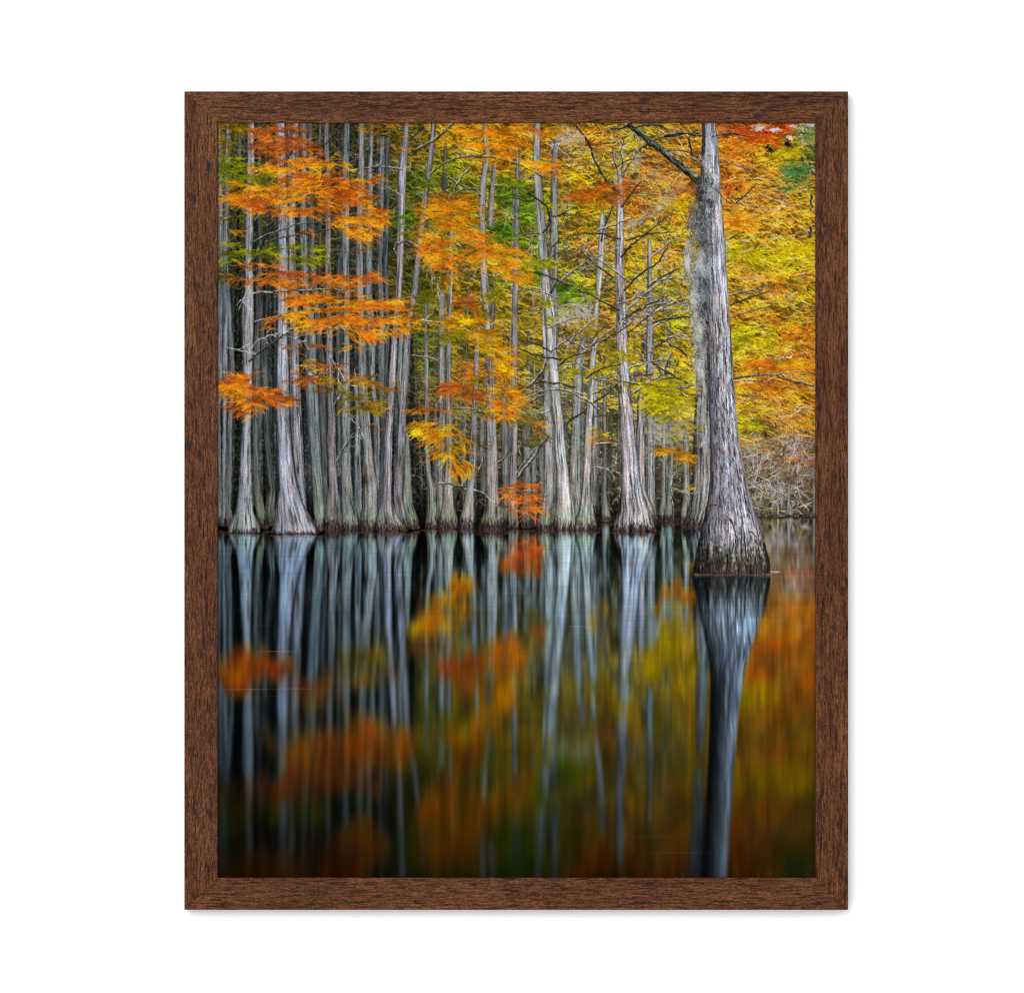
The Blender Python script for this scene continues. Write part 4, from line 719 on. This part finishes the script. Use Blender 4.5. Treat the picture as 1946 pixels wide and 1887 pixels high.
# ---------------------------------------------------------------------------
# THE SCENE
# ---------------------------------------------------------------------------
sc = bpy.context.scene
U = 0.45/1262.0                      # metres per unit of the photograph, on the frame's front face
def wx(px): return (px-973.0)*U
def wz(py): return (943.5-py)*U
DEPTH = 0.021                        # wall to the frame's front face
REB = 0.0032                         # the print sits this far behind the front face
FX0, FX1, FY0, FY1 = 350.3, 1611.8, 174.3, 1728.3      # outer edges
IX0, IX1, IY0, IY1 = 413.6, 1549.8, 233.9, 1667.4      # sight edges
E_LIGHT = 1.59                       # light falling on the wall, in units of paper white

def tag(o, **k):
    for a, v in k.items(): o[a] = v
    return o
def link(name, me, mat=None, parent=None):
    o = bpy.data.objects.new(name, me); sc.collection.objects.link(o)
    if mat: me.materials.append(mat)
    if parent: o.parent = parent
    return o

# ---- materials
def srgb(c): return tuple(((v/255)/12.92 if v <= 10 else ((v/255+.055)/1.055)**2.4) for v in c)
def wood_material():
    m = bpy.data.materials.new('dark_walnut_foil'); m.use_nodes = True
    nt = m.node_tree; N = nt.nodes; Lk = nt.links
    b = N['Principled BSDF']; b.inputs['Roughness'].default_value = .5; b.inputs['Specular IOR Level'].default_value = .06
    tc = N.new('ShaderNodeTexCoord'); oi = N.new('ShaderNodeObjectInfo')
    add = N.new('ShaderNodeVectorMath'); add.operation = 'ADD'
    sc_ = N.new('ShaderNodeVectorMath'); sc_.operation = 'SCALE'; sc_.inputs[0].default_value = (1.7, .37, .9); Lk.new(oi.outputs['Random'], sc_.inputs['Scale'])
    Lk.new(tc.outputs['Object'], add.inputs[0]); Lk.new(sc_.outputs[0], add.inputs[1])
    def noise(scale, detail=3, rough=.6, dist=0.0, src=None):
        mp = N.new('ShaderNodeMapping'); mp.inputs['Scale'].default_value = scale; Lk.new((src or add).outputs[0], mp.inputs['Vector'])
        n = N.new('ShaderNodeTexNoise'); n.inputs['Scale'].default_value = 1; n.inputs['Detail'].default_value = detail; n.inputs['Roughness'].default_value = rough; n.inputs['Distortion'].default_value = dist
        Lk.new(mp.outputs[0], n.inputs['Vector']); return n.outputs['Fac']
    def ramp(f, stops):
        r = N.new('ShaderNodeValToRGB'); e = r.color_ramp.elements
        e[0].position, e[0].color = stops[0][0], (*stops[0][1], 1); e[1].position, e[1].color = stops[-1][0], (*stops[-1][1], 1)
        for p, c in stops[1:-1]: q = e.new(p); q.color = (*c, 1)
        Lk.new(f, r.inputs['Fac']); return r.outputs['Color']
    def mix(a, c, f, mode='MIX'):
        x = N.new('ShaderNodeMix'); x.data_type = 'RGBA'; x.blend_type = mode
        if isinstance(f, float): x.inputs['Factor'].default_value = f
        else: Lk.new(f, x.inputs['Factor'])
        Lk.new(a, x.inputs[6])
        if isinstance(c, tuple): x.inputs[7].default_value = (*c, 1)
        else: Lk.new(c, x.inputs[7])
        return x.outputs[2]
    g1 = noise((76, 800, 800), 5, .68, .6); g2 = noise((300, 1700, 1700), 3, .6, .3); g3 = noise((9, 70, 70), 3, .5, .8); sp = noise((950, 1900, 1900), 2, .6)
    base = ramp(g3, [(.30, WOODC[0]), (.52, WOODC[1]), (.72, WOODC[2])])
    base = mix(base, ramp(g1, [(.37, (.20, .15, .14)), (.458, (.66, .61, .58)), (.527, (1.0, 1.0, 1.0)), (.68, (1.42, 1.38, 1.32))]), 1.0, 'MULTIPLY')
    base = mix(base, ramp(g2, [(.36, (.25, .2, .2)), (.46, (.8, .8, .8)), (.62, (1.4, 1.38, 1.34))]), .75, 'MULTIPLY')
    base = mix(base, ramp(sp, [(.36, (.4, .36, .36)), (.5, (.95, .95, .95)), (.64, (1.5, 1.45, 1.4))]), .8, 'MULTIPLY')
    # short dark pores and a few pits
    po = noise((120, 420, 420), 2, .5, .6); gate = noise((22, 34, 34), 2, .5)
    f1 = ramp(po, [(.61, (0, 0, 0)), (.655, (1, 1, 1))]); f2 = ramp(gate, [(.50, (0, 0, 0)), (.60, (1, 1, 1))])
    f = mix(f1, f2, 1.0, 'MULTIPLY')
    sp_ = N.new('ShaderNodeSeparateColor'); Lk.new(f, sp_.inputs[0])
    mm = N.new('ShaderNodeMath'); mm.operation = 'MULTIPLY'; mm.inputs[1].default_value = .8; Lk.new(sp_.outputs[0], mm.inputs[0])
    base = mix(base, srgb((36, 24, 21)), mm.outputs[0])
    vo = N.new('ShaderNodeTexVoronoi'); vo.inputs['Scale'].default_value = 1; vm = N.new('ShaderNodeMapping'); vm.inputs['Scale'].default_value = (38, 90, 90); Lk.new(add.outputs[0], vm.inputs['Vector']); Lk.new(vm.outputs[0], vo.inputs['Vector'])
    wob = noise((900, 1200, 1200), 2); ad = N.new('ShaderNodeMath'); ad.operation = 'MULTIPLY_ADD'; Lk.new(wob, ad.inputs[0]); ad.inputs[1].default_value = .16; Lk.new(vo.outputs['Distance'], ad.inputs[2])
    pit = ramp(ad.outputs[0], [(.20, (.92, .92, .92)), (.255, (0, 0, 0))]); gate2 = ramp(noise((7, 15, 15), 2), [(.50, (0, 0, 0)), (.58, (1, 1, 1))]); ps = N.new('ShaderNodeSeparateColor'); Lk.new(mix(pit, gate2, 1.0, 'MULTIPLY'), ps.inputs[0])
    base = mix(base, srgb((34, 24, 22)), ps.outputs[0])
    Lk.new(base, b.inputs['Base Color'])
    bu = N.new('ShaderNodeBump'); bu.inputs['Strength'].default_value = .25; bu.inputs['Distance'].default_value = .0003; Lk.new(g1, bu.inputs['Height']); Lk.new(bu.outputs[0], b.inputs['Normal'])
    return m
_k = 1.0/E_LIGHT
WOODC = [tuple(v*_k*WOODGAIN for v in srgb(c)) for c in ((91, 52, 33), (105, 63, 39), (120, 75, 45))]
wood = wood_material()

pm = bpy.data.materials.new('inkjet_print'); pm.use_nodes = True
b = pm.node_tree.nodes['Principled BSDF']; b.inputs['Roughness'].default_value = .9; b.inputs['Specular IOR Level'].default_value = 0.0
at = pm.node_tree.nodes.new('ShaderNodeVertexColor'); at.layer_name = 'ink'
pm.node_tree.links.new(at.outputs['Color'], b.inputs['Base Color'])

wm = bpy.data.materials.new('white_wall_paint'); wm.use_nodes = True
nt = wm.node_tree; b = nt.nodes['Principled BSDF']; b.inputs['Roughness'].default_value = .85; b.inputs['Specular IOR Level'].default_value = .1
tc = nt.nodes.new('ShaderNodeTexCoord'); n = nt.nodes.new('ShaderNodeTexNoise'); n.inputs['Scale'].default_value = 900; n.inputs['Detail'].default_value = 3
nt.links.new(tc.outputs['Object'], n.inputs['Vector'])
r = nt.nodes.new('ShaderNodeValToRGB'); r.color_ramp.elements[0].color = (.885, .886, .888, 1); r.color_ramp.elements[1].color = (.91, .91, .91, 1)
nt.links.new(n.outputs['Fac'], r.inputs['Fac']); nt.links.new(r.outputs['Color'], b.inputs['Base Color'])

# ---- the wall
bm = bmesh.new(); bmesh.ops.create_cube(bm, size=1)
me = bpy.data.meshes.new('wall'); 
for v in bm.verts: v.co = (v.co.x*3.0, v.co.y*.1+.05, v.co.z*3.0)
bm.to_mesh(me); bm.free()
tag(link('wall', me, wm), kind='structure', label='plain white wall behind the framed picture')

# ---- the framed picture
root = bpy.data.objects.new('framed_picture', None); sc.collection.objects.link(root)
root.location = (wx(981), 0, wz(FY1)); root.empty_display_size = .05
tag(root, label='dark brown wooden frame around a photograph of orange autumn trees mirrored in still water', category='framed picture')
bpy.context.view_layer.update()

def rail(length, width_o, a0, a1):
    """one mitred length of flat moulding along x; y = 0 front face .. DEPTH back; z = 0 outer edge .. -width at the sight edge"""
    bm = bmesh.new(); w = width_o; bv = .0007
    # cross-section (z, y): outer back, outer front (eased), inner front (eased), inner lip, rebate
    sec = [(0, DEPTH-.0006), (0, bv), (-bv*.3, bv*.3), (-bv, 0), (-w+bv, 0), (-w+bv*.3, bv*.3), (-w, bv), (-w, REB), (-w+.006, REB), (-w+.006, DEPTH-.0006)]
    rings = []
    nseg = 24
    for i in range(nseg+1):
        ring = []
        for (z, y) in sec:
            x0 = -length/2-z*a0; x1 = length/2+z*a1
            ring.append(bm.verts.new((x0+(x1-x0)*i/nseg, y, z)))
        rings.append(ring)
    m = len(sec)
    for i in range(nseg):
        for j in range(m):
            bm.faces.new((rings[i][j], rings[i][(j+1) % m], rings[i+1][(j+1) % m], rings[i+1][j]))
    bm.faces.new(rings[0][::-1]); bm.faces.new(rings[-1])
    bmesh.ops.recalc_face_normals(bm, faces=bm.faces)
    me = bpy.data.meshes.new('frame_rail'); bm.to_mesh(me); bm.free()
    return me
WH = (FX1-FX0)*U; HH = (FY1-FY0)*U
wl = (IX0-FX0)*U; wr = (FX1-IX1)*U; wt = (IY0-FY0)*U; wb_ = (FY1-IY1)*U
GAP = .00008
for length, w, a0, a1, cx, cy, rot in [(WH, wt, wl/wt, wr/wt, 981.05, FY0, 0), (WH, wb_, wr/wb_, wl/wb_, 981.05, FY1, math.pi),
                                  (HH, wl, wb_/wl, wt/wl, FX0, (FY0+FY1)/2, -math.pi/2), (HH, wr, wt/wr, wb_/wr, FX1, (FY0+FY1)/2, math.pi/2)]:
    o = link('frame_rail', rail(length-GAP*2, w, a0, a1), wood, root)
    o.matrix_world = __import__('mathutils').Matrix.Translation((wx(cx), -DEPTH, wz(cy))) @ __import__('mathutils').Matrix.Rotation(rot, 4, 'Y')

# ---- the print: a fine grid of ink on a flat sheet
ink = paint()                                     # rows from the top
gh, gw = ink.shape[:2]
lin = np.where(ink <= 10.31, ink/255/12.92, ((ink/255+.055)/1.055)**2.4)*_k
pxs = PX0+(np.arange(gw)+.5)/SS*2; pys = PY0+(np.arange(gh)+.5)/SS*2
yp = -DEPTH+REB+.0003
gx, gz = np.meshgrid(wx(pxs), wz(pys))
co = np.stack([gx, np.full_like(gx, yp), gz], -1).reshape(-1, 3)
idx = np.arange(gh*gw).reshape(gh, gw)
quads = np.stack([idx[:-1, :-1], idx[1:, :-1], idx[1:, 1:], idx[:-1, 1:]], -1).reshape(-1, 4)
# back and edges of the sheet
cs = [idx[0, 0], idx[-1, 0], idx[-1, -1], idx[0, -1]]
bk = co[cs].copy(); bk[:, 1] += .0016
nv = len(co); co = np.vstack([co, bk])
extra = np.array([[nv+3, nv+2, nv+1, nv], [cs[0], nv, nv+1, cs[1]], [cs[1], nv+1, nv+2, cs[2]], [cs[2], nv+2, nv+3, cs[3]], [cs[3], nv+3, nv, cs[0]]])
quads = np.vstack([quads, extra]).astype(np.int32)
me = bpy.data.meshes.new('print')
me.vertices.add(len(co)); me.vertices.foreach_set('co', co.astype(np.float32).ravel())
me.loops.add(quads.size); me.loops.foreach_set('vertex_index', quads.ravel())
me.polygons.add(len(quads)); me.polygons.foreach_set('loop_start', np.arange(0, quads.size, 4, dtype=np.int32))
me.update(calc_edges=True)
ca = me.color_attributes.new('ink', 'FLOAT_COLOR', 'POINT')
cols = np.ones((len(co), 4), np.float32); cols[:nv, :3] = lin.reshape(-1, 3); cols[nv:, :3] = .8
ca.data.foreach_set('color', cols.ravel())
po = link('print', me, pm, root)
po.matrix_world = __import__('mathutils').Matrix.Identity(4)
tag(po, label='printed photograph of tall grey cypress trunks and orange leaves reflected in dark water')

# ---- light: one large soft key from the upper left, white room light all round
w = bpy.data.worlds.new('World'); sc.world = w; w.use_nodes = True
w.node_tree.nodes['Background'].inputs['Color'].default_value = (1, 1, 1, 1)
w.node_tree.nodes['Background'].inputs['Strength'].default_value = AMB
kd = bpy.data.lights.new('key_softbox', 'AREA'); kd.shape = 'SQUARE'; kd.size = KSIZE; kd.energy = KEYW; kd.color = (1, 1, 1)
ko = bpy.data.objects.new('key_softbox', kd); sc.collection.objects.link(ko)
from mathutils import Vector
kp = Vector(KPOS); ko.location = kp; ko.rotation_euler = (Vector((0, 0, 0))-kp).to_track_quat('-Z', 'Y').to_euler()

# ---- camera
cd = bpy.data.cameras.new('camera'); co_ = bpy.data.objects.new('camera', cd); sc.collection.objects.link(co_)
DIST = 4.5
co_.location = (0, -DEPTH-DIST, 0); co_.rotation_euler = (math.pi/2, 0, 0)
cd.sensor_width = 36; cd.sensor_fit = 'HORIZONTAL'; cd.lens = 36*DIST/(1946*U); cd.clip_start = .05; cd.clip_end = 50
sc.camera = co_
vs = sc.view_settings; sc.display_settings.display_device = 'sRGB'; vs.view_transform = 'Standard'; vs.look = 'None'; vs.exposure = 0; vs.gamma = 1; vs.use_curve_mapping = False
sc.cycles.max_bounces = 6; sc.cycles.use_denoising = False; sc.cycles.filter_width = 1.1; sc.cycles.denoiser = "OPENIMAGEDENOISE"; sc.cycles.denoising_input_passes = "RGB_ALBEDO_NORMAL"
